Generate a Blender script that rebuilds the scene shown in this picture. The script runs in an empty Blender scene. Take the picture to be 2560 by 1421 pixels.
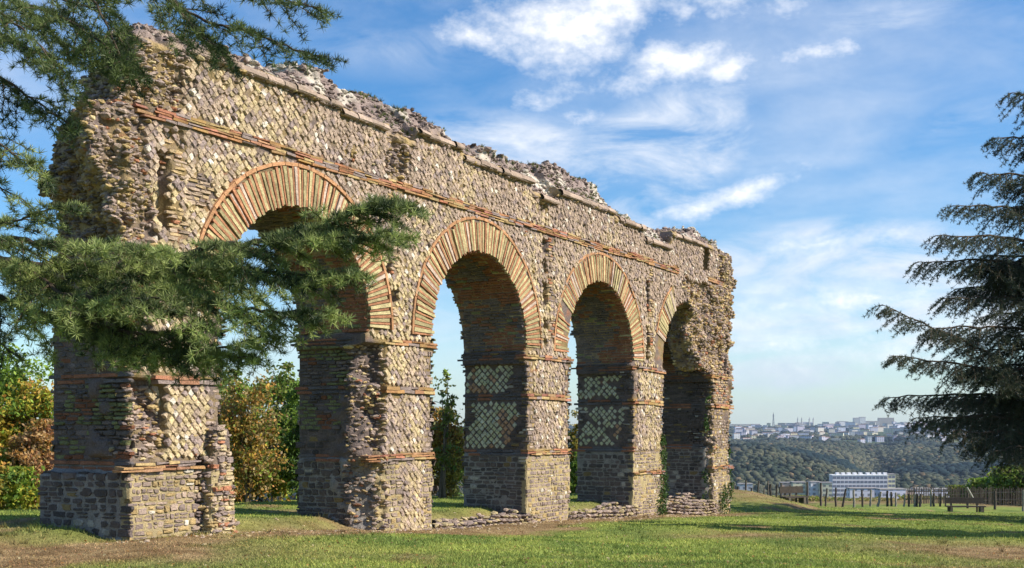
import bpy, math, random
import numpy as np
from mathutils import Vector, Matrix
R = math.radians
rng = np.random.default_rng(7)
random.seed(7)
SC = bpy.context.scene
COL = SC.collection

# ------------------------------------------------------------ camera, sky, sun
cd = bpy.data.cameras.new('camera'); cam = bpy.data.objects.new('camera', cd); COL.objects.link(cam)
cd.sensor_width = 36; cd.lens = 36 * 3000 / 2560; cd.shift_y = 364.5 / 2560
cd.clip_start = 0.1; cd.clip_end = 60000
cam.location = (0, 0, 0); cam.rotation_euler = (R(90), 0, 0)
SC.camera = cam
SC.view_settings.view_transform = 'Standard'; SC.view_settings.look = 'None'
SC.view_settings.exposure = 0.78; SC.view_settings.gamma = 1
SC.cycles.max_bounces = 6; SC.cycles.diffuse_bounces = 3; SC.cycles.transparent_max_bounces = 8
SC.cycles.volume_bounces = 0
SUN_EL = 37.0
SH = Vector((0.97, -0.22)).normalized()
S = Vector((SH.x * math.cos(R(SUN_EL)), SH.y * math.cos(R(SUN_EL)), math.sin(R(SUN_EL))))
sd = bpy.data.lights.new('sun', 'SUN'); sd.energy = 4.7; sd.angle = R(0.5); sd.color = (1.0, 0.905, 0.79)
sun = bpy.data.objects.new('sun', sd); COL.objects.link(sun)
sun.rotation_euler = S.to_track_quat('Z', 'Y').to_euler(); sun.location = (60, -30, 60)

world = bpy.data.worlds.new('World'); SC.world = world; world.use_nodes = True
def build_world():
    nt = world.node_tree; N = nt.nodes; Lk = nt.links
    N.clear()
    def nd(t, **k):
        n = N.new(t)
        for a, b in k.items(): setattr(n, a, b)
        return n
    def val(x):
        return x
    def M(op, a, b=None, c=None, clamp=False):
        n = nd('ShaderNodeMath', operation=op); n.use_clamp = clamp
        for i, v in enumerate((a, b, c)):
            if v is None: continue
            if isinstance(v, (int, float)): n.inputs[i].default_value = v
            else: Lk.new(v, n.inputs[i])
        return n.outputs[0]
    sky = nd('ShaderNodeTexSky', sky_type='NISHITA'); sky.sun_disc = False
    sky.sun_elevation = R(SUN_EL); sky.sun_rotation = math.atan2(SH.x, SH.y)
    sky.altitude = 0; sky.air_density = 1.0; sky.dust_density = 0.3; sky.ozone_density = 3.0
    tc = nd('ShaderNodeTexCoord'); sp = nd('ShaderNodeSeparateXYZ'); Lk.new(tc.outputs['Generated'], sp.inputs[0])
    az = M('ARCTAN2', sp.outputs[0], sp.outputs[1]); el = M('ARCSINE', sp.outputs[2])
    cb = nd('ShaderNodeCombineXYZ'); Lk.new(az, cb.inputs[0]); Lk.new(el, cb.inputs[1])
    def noise(scale, det, rough, sx=1, sy=1, rot=0, off=(0, 0, 0), dist=0):
        mp = nd('ShaderNodeMapping'); mp.inputs['Rotation'].default_value = (0, 0, rot)
        mp.inputs['Scale'].default_value = (sx, sy, 1); mp.inputs['Location'].default_value = off
        Lk.new(cb.outputs[0], mp.inputs[0])
        n = nd('ShaderNodeTexNoise'); n.inputs['Scale'].default_value = scale; n.inputs['Detail'].default_value = det
        n.inputs['Roughness'].default_value = rough; n.inputs['Distortion'].default_value = dist
        Lk.new(mp.outputs[0], n.inputs[0]); return n.outputs[0]
    puff = noise(13, 8, 0.6, 1, 1.5, 0, (3.1, 1.7, 0))
    puff2 = noise(38, 6, 0.65, 1, 1.5, 0, (1.1, 4.7, 0))
    wisp = noise(9, 8, 0.62, 1, 3.2, R(-24), (0.4, 2.2, 0), 0.6)
    veil = noise(3.2, 6, 0.55, 1, 2.6, R(-8), (5.2, 0.3, 0), 0.3)
    # cumulus and streaks: (azimuth, elevation, half width, half height, tilt, strength)
    def ang(px, py):
        u = (px - 1280) / 3000; v = (1075 - py) / 3000
        return math.atan(u), math.atan(v / math.sqrt(1 + u * u))
    def blob(px, py, w, h, tilt, strength):
        a0, e0 = ang(px, py)
        dx = M('SUBTRACT', az, a0); dy = M('SUBTRACT', el, e0)
        c, s = math.cos(tilt), math.sin(tilt)
        x = M('DIVIDE', M('ADD', M('MULTIPLY', dx, c), M('MULTIPLY', dy, s)), w / 3000)
        y = M('DIVIDE', M('ADD', M('MULTIPLY', dx, -s), M('MULTIPLY', dy, c)), h / 3000)
        r = M('SQRT', M('ADD', M('MULTIPLY', x, x), M('MULTIPLY', y, y)))
        return M('MULTIPLY', M('SUBTRACT', 1.0, r), strength)
    cum = None
    for b in [(1440, 60, 270, 160, -.1, 1.0), (1560, 10, 330, 110, 0, 0.9), (1700, 150, 210, 70, -.12, 1.0), (1820, 170, 110, 46, .05, .9),
              (2030, 130, 160, 46, .05, .95), (1500, 215, 190, 40, .1, .45), (1820, 495, 270, 40, .32, 1.0), (1460, 300, 90, 30, .1, .55),
              (1240, 352, 130, 26, 0, .5), (1180, 90, 80, 60, 0, .5), (2190, 745, 260, 44, .03, .95), (1960, 765, 150, 60, .1, .7), (2330, 830, 220, 50, 0, .6), (1930, 860, 190, 34, .05, .55), (2200, 900, 200, 34, 0, .45), (2040, 612, 170, 30, .05, .7),
              (2200, 10, 220, 40, 0, .35), (2160, 915, 120, 34, 0, .3)]:
        v = blob(*b); cum = v if cum is None else M('MAXIMUM', cum, v)
    cum = M('MAXIMUM', cum, -0.6)
    nz = M('ADD', M('MULTIPLY', M('SUBTRACT', puff, 0.5), 2.6), M('MULTIPLY', M('SUBTRACT', puff2, 0.5), 1.1))
    a1 = M('MULTIPLY', M('ADD', cum, nz), 1.0, clamp=True)
    a1 = M('MULTIPLY', a1, M('GREATER_THAN', cum, -0.55))
    veilm = None
    for b in [(1600, 430, 420, 190, .5, 2.0), (1250, 365, 360, 100, -.05, 1.6), (2050, 660, 440, 130, .05, 2.0), (2180, 790, 520, 130, 0, 2.2), (1950, 900, 460, 120, 0, 1.5), (2400, 300, 300, 60, .1, .5), (1000, 120, 380, 90, 0, .4), (2200, 60, 420, 90, .05, .6),
              (600, 300, 300, 160, .1, .25), (1050, 800, 300, 200, 0, .5), (650, 900, 500, 160, 0, .6), (1850, 250, 260, 80, .3, .35)]:
        v = blob(*b); veilm = v if veilm is None else M('MAXIMUM', veilm, v)
    veilm = M('MAXIMUM', veilm, 0.0)
    a2 = M('MULTIPLY', M('MULTIPLY', M('SUBTRACT', wisp, 0.32), 3.2, clamp=True), M('MULTIPLY', veilm, 1.25, clamp=True))
    base = M('MULTIPLY', M('SUBTRACT', M('ADD', veil, M('MULTIPLY', wisp, 0.4)), 0.60), 1.6, clamp=True)
    low = M('MULTIPLY', M('SUBTRACT', 0.055, el), 9.0, clamp=True)       # milky towards the horizon
    alpha = M('MAXIMUM', M('MAXIMUM', a1, M('MULTIPLY', a2, 0.9)), M('MAXIMUM', M('MULTIPLY', base, 0.8), low))
    alpha = M('MULTIPLY', alpha, 0.93)
    hs = nd('ShaderNodeHueSaturation'); hs.inputs['Saturation'].default_value = 1.28; hs.inputs['Value'].default_value = 1.0
    Lk.new(sky.outputs[0], hs.inputs['Color'])
    tint = nd('ShaderNodeMix', data_type='RGBA', blend_type='MULTIPLY'); tint.inputs[0].default_value = 1
    Lk.new(hs.outputs[0], tint.inputs[6]); tint.inputs[7].default_value = (0.96, 1.06, 1.12, 1)
    # cloud colour: bright cores, blue-grey thin parts
    core = M('MULTIPLY', M('ADD', puff2, M('MULTIPLY', a1, 0.6)), 0.95, clamp=True)
    cc = nd('ShaderNodeMix', data_type='RGBA'); Lk.new(core, cc.inputs[0])
    cc.inputs[6].default_value = (4.2, 5.0, 6.2, 1); cc.inputs[7].default_value = (8.0, 8.0, 8.1, 1)
    lowc = nd('ShaderNodeMix', data_type='RGBA'); Lk.new(M('MULTIPLY', M('SUBTRACT', 0.075, el), 12, clamp=True), lowc.inputs[0])
    Lk.new(cc.outputs[2], lowc.inputs[6]); lowc.inputs[7].default_value = (3.5, 4.6, 5.3, 1)
    mx = nd('ShaderNodeMix', data_type='RGBA'); Lk.new(alpha, mx.inputs[0]); Lk.new(tint.outputs[2], mx.inputs[6]); Lk.new(lowc.outputs[2], mx.inputs[7])
    bg = nd('ShaderNodeBackground'); bg.inputs[1].default_value = 0.088
    Lk.new(mx.outputs[2], bg.inputs[0])
    out = nd('ShaderNodeOutputWorld'); Lk.new(bg.outputs[0], out.inputs[0])
build_world()

# ------------------------------------------------------------ helpers
def tag(o, label=None, cat=None, group=None, kind=None):
    if label: o['label'] = label
    if cat: o['category'] = cat
    if group: o['group'] = group
    if kind: o['kind'] = kind
    return o
def empty(name, loc=(0, 0, 0), rz=0, **k):
    o = bpy.data.objects.new(name, None); COL.objects.link(o); o.location = loc; o.rotation_euler = (0, 0, rz); return tag(o, **k)
class MB:
    """collects numpy geometry; faces may be triangles or quads; one colour per vertex"""
    def __init__(s): s.V = []; s.F = []; s.C = []; s.n = 0
    def add(s, V, F, C=None):
        V = np.asarray(V, float).reshape(-1, 3); F = np.asarray(F, int)
        if len(V) == 0: return
        if C is None: C = (0.5, 0.5, 0.5)
        C = np.asarray(C, float)
        if C.ndim == 1: C = np.tile(C, (len(V), 1))
        s.V.append(V); s.F.append(F + s.n); s.C.append(C); s.n += len(V)
    def mesh(s, name):
        me = bpy.data.meshes.new(name)
        if not s.V: return me
        V = np.concatenate(s.V); C = np.concatenate(s.C)
        loops = np.concatenate([f.ravel() for f in s.F]); sizes = np.concatenate([np.full(len(f), f.shape[1]) for f in s.F])
        starts = np.concatenate([[0], np.cumsum(sizes)[:-1]])
        me.vertices.add(len(V)); me.vertices.foreach_set('co', V.astype(np.float32).ravel())
        me.loops.add(len(loops)); me.loops.foreach_set('vertex_index', loops.astype(np.int32))
        me.polygons.add(len(sizes)); me.polygons.foreach_set('loop_start', starts.astype(np.int32))
        me.polygons.foreach_set('loop_total', sizes.astype(np.int32))
        a = me.attributes.new('col', 'FLOAT_COLOR', 'POINT')
        a.data.foreach_set('color', np.hstack([C, np.ones((len(C), 1))]).astype(np.float32).ravel())
        me.update(calc_edges=True)
        return me
    def build(s, name, mat, parent=None, smooth=False):
        me = s.mesh(name); me.materials.append(mat)
        me.shade_smooth() if smooth else me.shade_flat()
        o = bpy.data.objects.new(name, me); COL.objects.link(o)
        if parent: o.parent = parent
        return o
    def box(s, c, h, C=None, rz=0, taper=1.0):
        hx, hy, hz = h
        V = np.array([[x * hx * (taper if z > 0 else 1), y * hy * (taper if z > 0 else 1), z * hz] for z in (-1, 1) for y in (-1, 1) for x in (-1, 1)], float)
        if rz:
            ca, sa = math.cos(rz), math.sin(rz); V[:, :2] = V[:, :2] @ np.array([[ca, sa], [-sa, ca]])
        V += np.array(c)
        s.add(V, [[0, 2, 3, 1], [4, 5, 7, 6], [0, 1, 5, 4], [2, 6, 7, 3], [0, 4, 6, 2], [1, 3, 7, 5]], C)
    def tube(s, P, r, C=None, sides=6):
        P = np.asarray(P, float); n = len(P); r = np.broadcast_to(np.asarray(r, float), (n,))
        T = np.gradient(P, axis=0); T /= np.linalg.norm(T, axis=1)[:, None] + 1e-9
        a = np.array([0.13, 0.21, 0.97]) if abs(T[0][2]) < .8 else np.array([0.97, .21, .13])
        A = np.cross(T, a); A /= np.linalg.norm(A, axis=1)[:, None] + 1e-9; B = np.cross(T, A)
        th = np.arange(sides) / sides * 2 * math.pi
        V = P[:, None] + r[:, None, None] * (np.cos(th)[None, :, None] * A[:, None] + np.sin(th)[None, :, None] * B[:, None])
        i = np.arange(n - 1)[:, None]; j = np.arange(sides)[None]; k = (j + 1) % sides
        F = np.stack([i * sides + j, i * sides + k, (i + 1) * sides + k, (i + 1) * sides + j], -1).reshape(-1, 4)
        s.add(V.reshape(-1, 3), F, C)
        c = np.vstack([V[-1], P[-1:]]); s.add(c, [[j_, (j_ + 1) % sides, sides] for j_ in range(sides)], C)

def hsh(i, seed):
    i = i.astype(np.int64)
    h = (i[..., 0] * 374761393 + i[..., 1] * 668265263 + i[..., 2] * 2147483647 + seed * 1274126177) & 0xffffffff
    h = ((h ^ (h >> 13)) * 1274126177) & 0xffffffff
    h = ((h ^ (h >> 16)) * 2246822519) & 0xffffffff
    return ((h ^ (h >> 15)) & 0xffffff) / float(0xffffff)
def vn(P, scale, seed=0, oct=1):
    """value noise 0..1 at points P (N,3) with cell size scale"""
    P = np.asarray(P, float)
    if P.shape[-1] == 2: P = np.concatenate([P, np.zeros(P.shape[:-1] + (1,))], -1)
    out = 0; amp = 1; tot = 0
    for o in range(oct):
        q = P / scale; i = np.floor(q); f = q - i; f = f * f * (3 - 2 * f); r = 0
        for dx in (0, 1):
            for dy in (0, 1):
                for dz in (0, 1):
                    w = (f[..., 0] if dx else 1 - f[..., 0]) * (f[..., 1] if dy else 1 - f[..., 1]) * (f[..., 2] if dz else 1 - f[..., 2])
                    r = r + w * hsh(i + np.array([dx, dy, dz]), seed + o * 17)
        out = out + amp * r; tot += amp; amp *= .5; scale = scale / 2
    return out / tot
def sstep(a, b, x): t = np.clip((x - a) / (b - a), 0, 1); return t * t * (3 - 2 * t)
def at(px, py, Y): return np.array([(px - 1280) / 3000 * Y, Y, (1075 - py) / 3000 * Y])

# ------------------------------------------------------------ materials
def mat_attr(name, rough=0.9, bump=0.0, bscale=30, var=0.15, vscale=8, spec=0.2, translucent=0.0, stain=0.0, grain=0.0):
    m = bpy.data.materials.new(name); m.use_nodes = True; nt = m.node_tree; N = nt.nodes; Lk = nt.links
    b = N['Principled BSDF']; b.inputs['Roughness'].default_value = rough; b.inputs['Specular IOR Level'].default_value = spec
    at_ = N.new('ShaderNodeAttribute'); at_.attribute_name = 'col'
    tc = N.new('ShaderNodeTexCoord')
    nz = N.new('ShaderNodeTexNoise'); nz.inputs['Scale'].default_value = vscale; nz.inputs['Detail'].default_value = 5; nz.inputs['Roughness'].default_value = .65
    Lk.new(tc.outputs['Object'], nz.inputs[0])
    mr = N.new('ShaderNodeMapRange'); mr.inputs['From Min'].default_value = .3; mr.inputs['From Max'].default_value = .7
    mr.inputs['To Min'].default_value = 1 - var; mr.inputs['To Max'].default_value = 1 + var; Lk.new(nz.outputs[0], mr.inputs[0])
    vm = N.new('ShaderNodeVectorMath'); vm.operation = 'SCALE'; Lk.new(at_.outputs['Color'], vm.inputs[0]); Lk.new(mr.outputs[0], vm.inputs['Scale'])
    c = vm.outputs[0]
    if grain:
        n3 = N.new('ShaderNodeTexNoise'); n3.inputs['Scale'].default_value = 45; n3.inputs['Detail'].default_value = 4; Lk.new(tc.outputs['Object'], n3.inputs[0])
        mr3 = N.new('ShaderNodeMapRange'); mr3.inputs['From Min'].default_value = .3; mr3.inputs['From Max'].default_value = .7
        mr3.inputs['To Min'].default_value = 1 - grain; mr3.inputs['To Max'].default_value = 1 + grain; Lk.new(n3.outputs[0], mr3.inputs[0])
        v3 = N.new('ShaderNodeVectorMath'); v3.operation = 'SCALE'; Lk.new(c, v3.inputs[0]); Lk.new(mr3.outputs[0], v3.inputs['Scale']); c = v3.outputs[0]
    if stain:
        n2 = N.new('ShaderNodeTexNoise'); n2.inputs['Scale'].default_value = 1.1; n2.inputs['Detail'].default_value = 7; n2.inputs['Roughness'].default_value = .7
        mp = N.new('ShaderNodeMapping'); mp.inputs['Scale'].default_value = (1, 1, .45); Lk.new(tc.outputs['Object'], mp.inputs[0]); Lk.new(mp.outputs[0], n2.inputs[0])
        r2 = N.new('ShaderNodeMapRange'); r2.inputs['From Min'].default_value = .56; r2.inputs['From Max'].default_value = .72; r2.inputs['To Max'].default_value = stain
        Lk.new(n2.outputs[0], r2.inputs[0])
        mx = N.new('ShaderNodeMix'); mx.data_type = 'RGBA'; Lk.new(r2.outputs[0], mx.inputs[0]); Lk.new(c, mx.inputs[6]); mx.inputs[7].default_value = (.10, .085, .06, 1)
        c = mx.outputs[2]
    Lk.new(c, b.inputs['Base Color'])
    if bump:
        bn = N.new('ShaderNodeTexNoise'); bn.inputs['Scale'].default_value = bscale; bn.inputs['Detail'].default_value = 6; bn.inputs['Roughness'].default_value = .7
        Lk.new(tc.outputs['Object'], bn.inputs[0])
        bp = N.new('ShaderNodeBump'); bp.inputs['Strength'].default_value = bump; bp.inputs['Distance'].default_value = .03
        Lk.new(bn.outputs[0], bp.inputs['Height']); Lk.new(bp.outputs[0], b.inputs['Normal'])
    if translucent:
        tr = N.new('ShaderNodeBsdfTranslucent'); Lk.new(c, tr.inputs['Color']); ms = N.new('ShaderNodeMixShader'); ms.inputs[0].default_value = translucent
        Lk.new(b.outputs[0], ms.inputs[1]); Lk.new(tr.outputs[0], ms.inputs[2]); Lk.new(ms.outputs[0], N['Material Output'].inputs[0])
    return m
M_stone = mat_attr('weathered_stone', .95, .9, 38, .2, 5, .08, stain=.5, grain=.26)
M_brick = mat_attr('roman_brick', .95, .8, 42, .25, 11, .08, stain=.5, grain=.24)
M_needle = mat_attr('cedar_needles', .55, 0, 1, .2, 5, .35, translucent=.3)
M_leaf = mat_attr('leaves', .6, 0, 1, .15, 3, .3, translucent=.4)
M_bark = mat_attr('bark', .95, .8, 40, .3, 12, .1)
M_wood = mat_attr('old_wood', .85, .5, 40, .25, 9, .2)
M_grass = mat_attr('grass_blades', .7, 0, 1, .15, 2, .2, translucent=.3)
M_wall = mat_attr('painted_concrete', .9, 0, 1, .06, .05, .2)
M_wood_far = mat_attr('forest_leaves', .95, 0, 1, .35, .12, .05)

# ------------------------------------------------------------ the line of the aqueduct
TH = R(30.1); D2 = np.array([math.sin(TH), math.cos(TH)]); B2 = np.array([-math.cos(TH), math.sin(TH)])   # along, and away from us
P0 = np.array([-4.76, 17.0])
def to_st(x, y): dx = x - P0[0]; dy = y - P0[1]; return dx * D2[0] + dy * D2[1], dx * B2[0] + dy * B2[1]
def from_st(s, t): return P0[0] + s * D2[0] + t * B2[0], P0[1] + s * D2[1] + t * B2[1]

def ground_z(x, y):
    x = np.asarray(x, float); y = np.asarray(y, float)
    s, t = to_st(x, y)
    z = np.interp(s, [-40, -12, -5, 0, 5.7, 11.2, 16.6, 22, 40, 57, 63, 72, 82, 92, 110, 160, 300],
                  [-1.2, -1.55, -1.50, -1.52, -1.84, -2.04, -2.26, -2.50, -3.5, -4.55, -4.85, -4.95, -5.35, -6.6, -12, -30, -60])
    up = np.interp(s, [-3, 0, 5, 22, 26], [.1, .14, .22, .42, .1])
    z = z + up * sstep(0.2, 1.0, t) - .05 * np.clip(t - 5, 0, 60)
    near = np.exp(-((t - .8) / 1.4) ** 2)
    mound = .62 * np.exp(-(((x - 9.0) / 2.4) ** 2 + ((y - 49) / 4) ** 2))
    P = np.stack([x, y], -1)
    lump = (vn(P, 3.1, 5) - .5) * .16 + (vn(P, .9, 6) - .5) * .05
    far = sstep(30, 60, s)
    return z + mound + lump * (1 - .4 * near) + (vn(P, 9., 8) - .5) * .3 * far

def dry(x, y):
    """0 green turf .. 1 dry brown, by place"""
    P = np.stack([x, y], -1); s, t = to_st(x, y)
    d = np.clip((vn(P * [1, .55], 1.3, 21, 4) - .64) * 7, 0, 1)
    foot = .85 * np.exp(-((t + .75) / .7) ** 2) * sstep(-8, -3, s) * (1 - sstep(9.5, 14, s)) + .75 * np.exp(-((t + .5) / .5) ** 2) * (s > 9) * (s < 24)
    inner = .7 * np.exp(-((t - .2) / .8) ** 2) * (s > 1) * (s < 22)
    left = np.exp(-(((x + 5.8) / 3.2) ** 2 + ((y - 14.8) / 1.3) ** 2))
    right = .8 * np.exp(-(((x - 6.0) / 1.6) ** 2 + ((y - 15.2) / 1.1) ** 2)) + 1.1 * np.exp(-(((x - 7.7) / 1.9) ** 2 + ((y - 19) / 2.0) ** 2)) + .8 * np.exp(-(((x - 4.6) / 1.6) ** 2 + ((y - 22.5) / .8) ** 2))
    moundc = .9 * np.exp(-(((x - 9.3) / 2.0) ** 2 + ((y - 47.5) / 3) ** 2))
    beyond = .85 * sstep(66, 74, s)
    n = .55 + .9 * vn(P, .5, 31, 3)
    return np.clip(d + (1.25 * foot + inner + left + right + moundc) * n + beyond, 0, 1)
def turf_colour(x, y, jit=.0):
    P = np.stack([x, y], -1); k = dry(x, y)[..., None]
    g1 = np.array([.145, .205, .045]); g2 = np.array([.275, .325, .07]); br = np.array([.36, .26, .13]); br2 = np.array([.20, .13, .06])
    m = vn(P, .8, 41, 3)[..., None]; g = g1 + (g2 - g1) * np.clip((m - .3) * 2.5, 0, 1)
    m2 = vn(P, .35, 42, 3)[..., None]; b = br2 + (br - br2) * np.clip((m2 - .25) * 2, 0, 1)
    return g * (1 - k) + b * k

# ------------------------------------------------------------ ground
def grid_mesh(xs, ys, fz, fc):
    X, Y = np.meshgrid(xs, ys, indexing='ij'); Z = fz(X, Y); nx, ny = X.shape
    i = np.arange(nx - 1)[:, None]; j = np.arange(ny - 1)[None]
    a = i * ny + j
    F = np.stack([a, a + ny, a + ny + 1, a + 1], -1).reshape(-1, 4)
    mb = MB(); mb.add(np.stack([X, Y, Z], -1).reshape(-1, 3), F, fc(X, Y).reshape(-1, 3)); return mb
def axis(*segs):
    out = [segs[0][0]]
    for a, b, st in segs: out += list(np.linspace(a, b, max(2, int((b - a) / st) + 1))[1:])
    return np.array(out)
xs = axis((-60, -16, 1), (-16, 26, .14), (26, 90, .8)); ys = axis((-25, 11, 1), (11, 48, .14), (48, 100, .4), (100, 135, 1.5))
M_ground = mat_attr('turf', .95, .6, 22, .28, 9, .1, grain=.3)
gm = grid_mesh(xs, ys, ground_z, lambda x, y: turf_colour(x, y) * .72)
g = gm.build('ground', M_ground, smooth=True); tag(g, kind='structure', label='grassy ground sloping gently away past the ruin')

# far country: one sheet round the camera, falling into the valley and rising to the far ridge
def far_z(x, y):
    r = np.hypot(x, y)
    z = np.interp(r, [0, 95, 130, 200, 500, 1000, 1500, 2000, 3000, 4000, 6000, 8000, 9500, 16000, 40000],
                  [-12, -12, -20, -38, -66, -84, -90, -84, -68, -47, -12, 20, 27, 10, 0])
    P = np.stack([x, y], -1)
    k = sstep(1200, 2200, r) * (1 - .9 * sstep(3000, 4000, r)) * (1 - sstep(7000, 9000, r))
    a = np.arctan2(x, y)
    z = z + k * ((vn(P, 900, 61, 3) - .5) * 46 + (vn(P, 300, 62, 2) - .5) * 18)
    # spur on the left, ravine right of it
    z = z + 40 * np.exp(-((a - .20) / .058) ** 2 - ((r - 2200) / 400) ** 2) - 30 * np.exp(-((a - .292) / .016) ** 2 - ((r - 2700) / 900) ** 2) + 16 * np.exp(-((a - .345) / .045) ** 2 - ((r - 2800) / 400) ** 2) + 22 * np.exp(-((a - .43) / .05) ** 2 - ((r - 2200) / 350) ** 2)
    return z
rr = np.concatenate([np.geomspace(95, 1200, 40), np.linspace(1230, 9000, 170), np.geomspace(9200, 40000, 16)])
aa = np.concatenate([np.linspace(-math.pi, -.1, 70), np.linspace(-.08, .62, 150), np.linspace(.66, math.pi, 60)])
RR, AA = np.meshgrid(rr, aa, indexing='ij'); XX = RR * np.sin(AA); YY = RR * np.cos(AA)
i = np.arange(len(rr) - 1)[:, None]; j = np.arange(len(aa) - 1)[None]; a_ = i * len(aa) + j
mb = MB(); PP = np.stack([XX, YY], -1); mm = vn(PP, 160, 71, 4)[..., None]
cc = np.where(mm > .55, np.array([.16, .17, .07]), np.array([.05, .075, .035])) * np.ones(XX.shape + (3,))
mb.add(np.stack([XX, YY, far_z(XX, YY)], -1).reshape(-1, 3), np.stack([a_, a_ + 1, a_ + len(aa) + 1, a_ + len(aa)], -1).reshape(-1, 4), cc.reshape(-1, 3))
h = mb.build('hills', M_wood_far, smooth=True); tag(h, kind='structure', label='valley and far wooded hills')

# ------------------------------------------------------------ the aqueduct
AQ = empty('aqueduct', (P0[0], P0[1], 0), math.pi / 2 - TH, label='ruined stone aqueduct with four brick-ringed arches on square piers', cat='aqueduct')
W = 1.60; RA = 1.8; ZS = 1.78
ARC = [2.70, 8.28, 13.80, 19.42]
PIER = [(-.89, .86), (4.55, 6.5), (10.14, 12.1), (15.66, 17.55), (21.25, 23.0)]
LF = np.array([(-3, -.87), (-.62, -.87), (-.58, -.84), (1.22, -.86), (2.64, -.98), (2.94, -1.1), (3.11, -1.09), (3.34, -1.24), (3.58, -1.44), (4.05, -1.5), (4.31, -1.55), (4.36, -1.05), (4.58, -.9), (5.03, -.62), (5.52, -.76), (5.75, -.45), (6.5, .3)])
LB = np.array([(-3, -1.03), (-.62, -1.05), (-.55, -.80), (1.3, -.80), (3.0, -.70), (3.45, -.90), (4.05, -.68), (4.7, -.38), (4.95, -.26), (5.7, .1), (6.5, .8)])
RE = np.array([(-3, 22.65), (-1.6, 22.8), (-1.2, 22.6), (.9, 22.75), (1.0, 22.85), (2.7, 23.05), (4.2, 23.2), (4.5, 23.3), (4.9, 23.1), (5.3, 22.7), (5.6, 22.1), (6.2, 21.5)])
ZC = lambda s: np.select([s < -.2, s < 3.66, s < 5.1, s < 5.95, s < 7.5, s < 10.3, s < 11.5, s < 14.5, s < 16.25, s < 18.1, s < 99],
                         [5.30, 5.40, 5.32, 5.20, 5.47, 5.30, 5.05, 5.30, 5.17, 4.90, 5.30])
TOP = np.array([(-1, 5.6), (-.49, 5.72), (.14, 5.82), (.77, 5.76), (1.96, 5.74), (2.6, 5.82), (2.84, 5.86), (3.2, 6.02), (3.4, 6.12), (3.64, 6.02), (4.02, 6.04), (4.54, 5.89), (4.94, 5.95), (5.5, 6.13), (6.19, 6.16), (6.5, 6.07), (6.55, 5.87), (7.22, 5.84), (7.83, 5.77), (8.08, 5.85), (8.73, 5.84), (9.14, 5.75), (9.77, 5.78), (10.43, 5.83), (11.19, 5.87), (11.91, 6.09), (13.35, 6.18), (14.3, 6.12), (14.6, 6.02), (14.9, 5.70), (15.16, 5.50), (16.89, 5.40), (18.13, 5.42), (19.2, 5.56), (20.0, 5.76), (20.83, 5.84), (22.1, 5.8), (22.6, 5.62), (23.4, 5.3), (24.5, 4.6)])
DENT = [(-.36, -.12, 2.85, 3.9, .22), (-.3, .12, 3.95, 4.25, .1), (.02, .34, 4.78, 5.02, .10), (5.02, 5.26, 1.95, 2.15, .16), (5.05, 5.4, 2.3, 2.5, .14), (5.02, 5.2, 2.75, 3.2, .12),
        (10.86, 11.06, 2.2, 2.45, .18), (10.82, 11.05, 2.75, 3.25, .2), (10.84, 11.06, 3.45, 3.75, .18), (10.8, 11.1, 3.9, 4.2, .15), (10.85, 11.02, 1.85, 2.0, .15),
        (16.42, 16.62, 3.05, 3.9, .22), (16.42, 16.64, 1.8, 2.7, .2), (5.0, 5.25, 4.62, 4.95, .15), (5.35, 5.75, 4.66, 4.86, .14), (5.1, 5.35, 5.0, 5.3, .1), (20.5, 21.0, 4.62, 5.24, .85),
        (10.7, 11.0, 4.75, 5.02, .14), (-.7, -.2, .0, .6, .14), (-.85, -.45, .9, 1.5, .16), (4.5, 4.95, -.4, .62, .2), (4.5, 5.0, .8, 1.5, .22)]
def front_e(s, z):
    """how far the front face has weathered back (m)"""
    P = np.stack([s, z], -1)
    e = (vn(P, 1.1, 3, 2) - .5) * .07 + .0
    wob = (vn(P, .16, 9, 2) - .5) * .14
    for s0, s1, z0, z1, dp in DENT:
        dd = np.minimum(np.minimum(s - s0, s1 - s), np.minimum(z - z0, z1 - z)) + wob * .6
        e = e + dp * sstep(-.03, .05, dd)
    r = ruin(s, z)
    e = e + r * ((vn(P, .34, 4, 3) - .35) * .34)
    return e
def ruin(s, z):
    """1 where the facing has fallen off the front"""
    P = np.stack([s, z], -1); w = (vn(P, .5, 12, 3) - .5) * .8
    r = sstep(-.05, .15, -.45 - s + w * .7 - .1 * (z < 1.6)) * (z > .85)
    r = np.maximum(r, sstep(-.1, .15, .15 - s + w) * (z > 4.5))
    r = np.maximum(r, sstep(-.05, .1, -.3 - s + w * .5) * (z > -.4) * (z < .7))
    r = np.maximum(r, sstep(0, .15, .45 - abs(s - 5.4) + w * .35) * (z > 4.55))
    r = np.maximum(r, sstep(-.1, .2, s - 19.0 - .6 * np.clip(3.9 - z, 0, 1) * 0 + w) * (z > 1.7) * (z < 4.25) * (s > 18.35))
    r = np.maximum(r, sstep(0, .2, s - 21.6 + w) * (z > 1.7))
    r = np.maximum(r, sstep(0, .1, 5.02 - s + w * .35) * (s > 4.4) * (z < 1.5))
    r = np.maximum(r, sstep(0, .12, w + .12 - abs(s - 21.35)) * (z < 1.4))
    r = np.maximum(r, sstep(.16, .3, w - .05) * (s > 15.5) * (z < .6))
    return r
hs_ = .045
gs = np.arange(-2.1, 24.6, hs_); gt = np.arange(-.45, 2.25, hs_); gz = np.arange(-3.1, 6.55, hs_)
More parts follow.
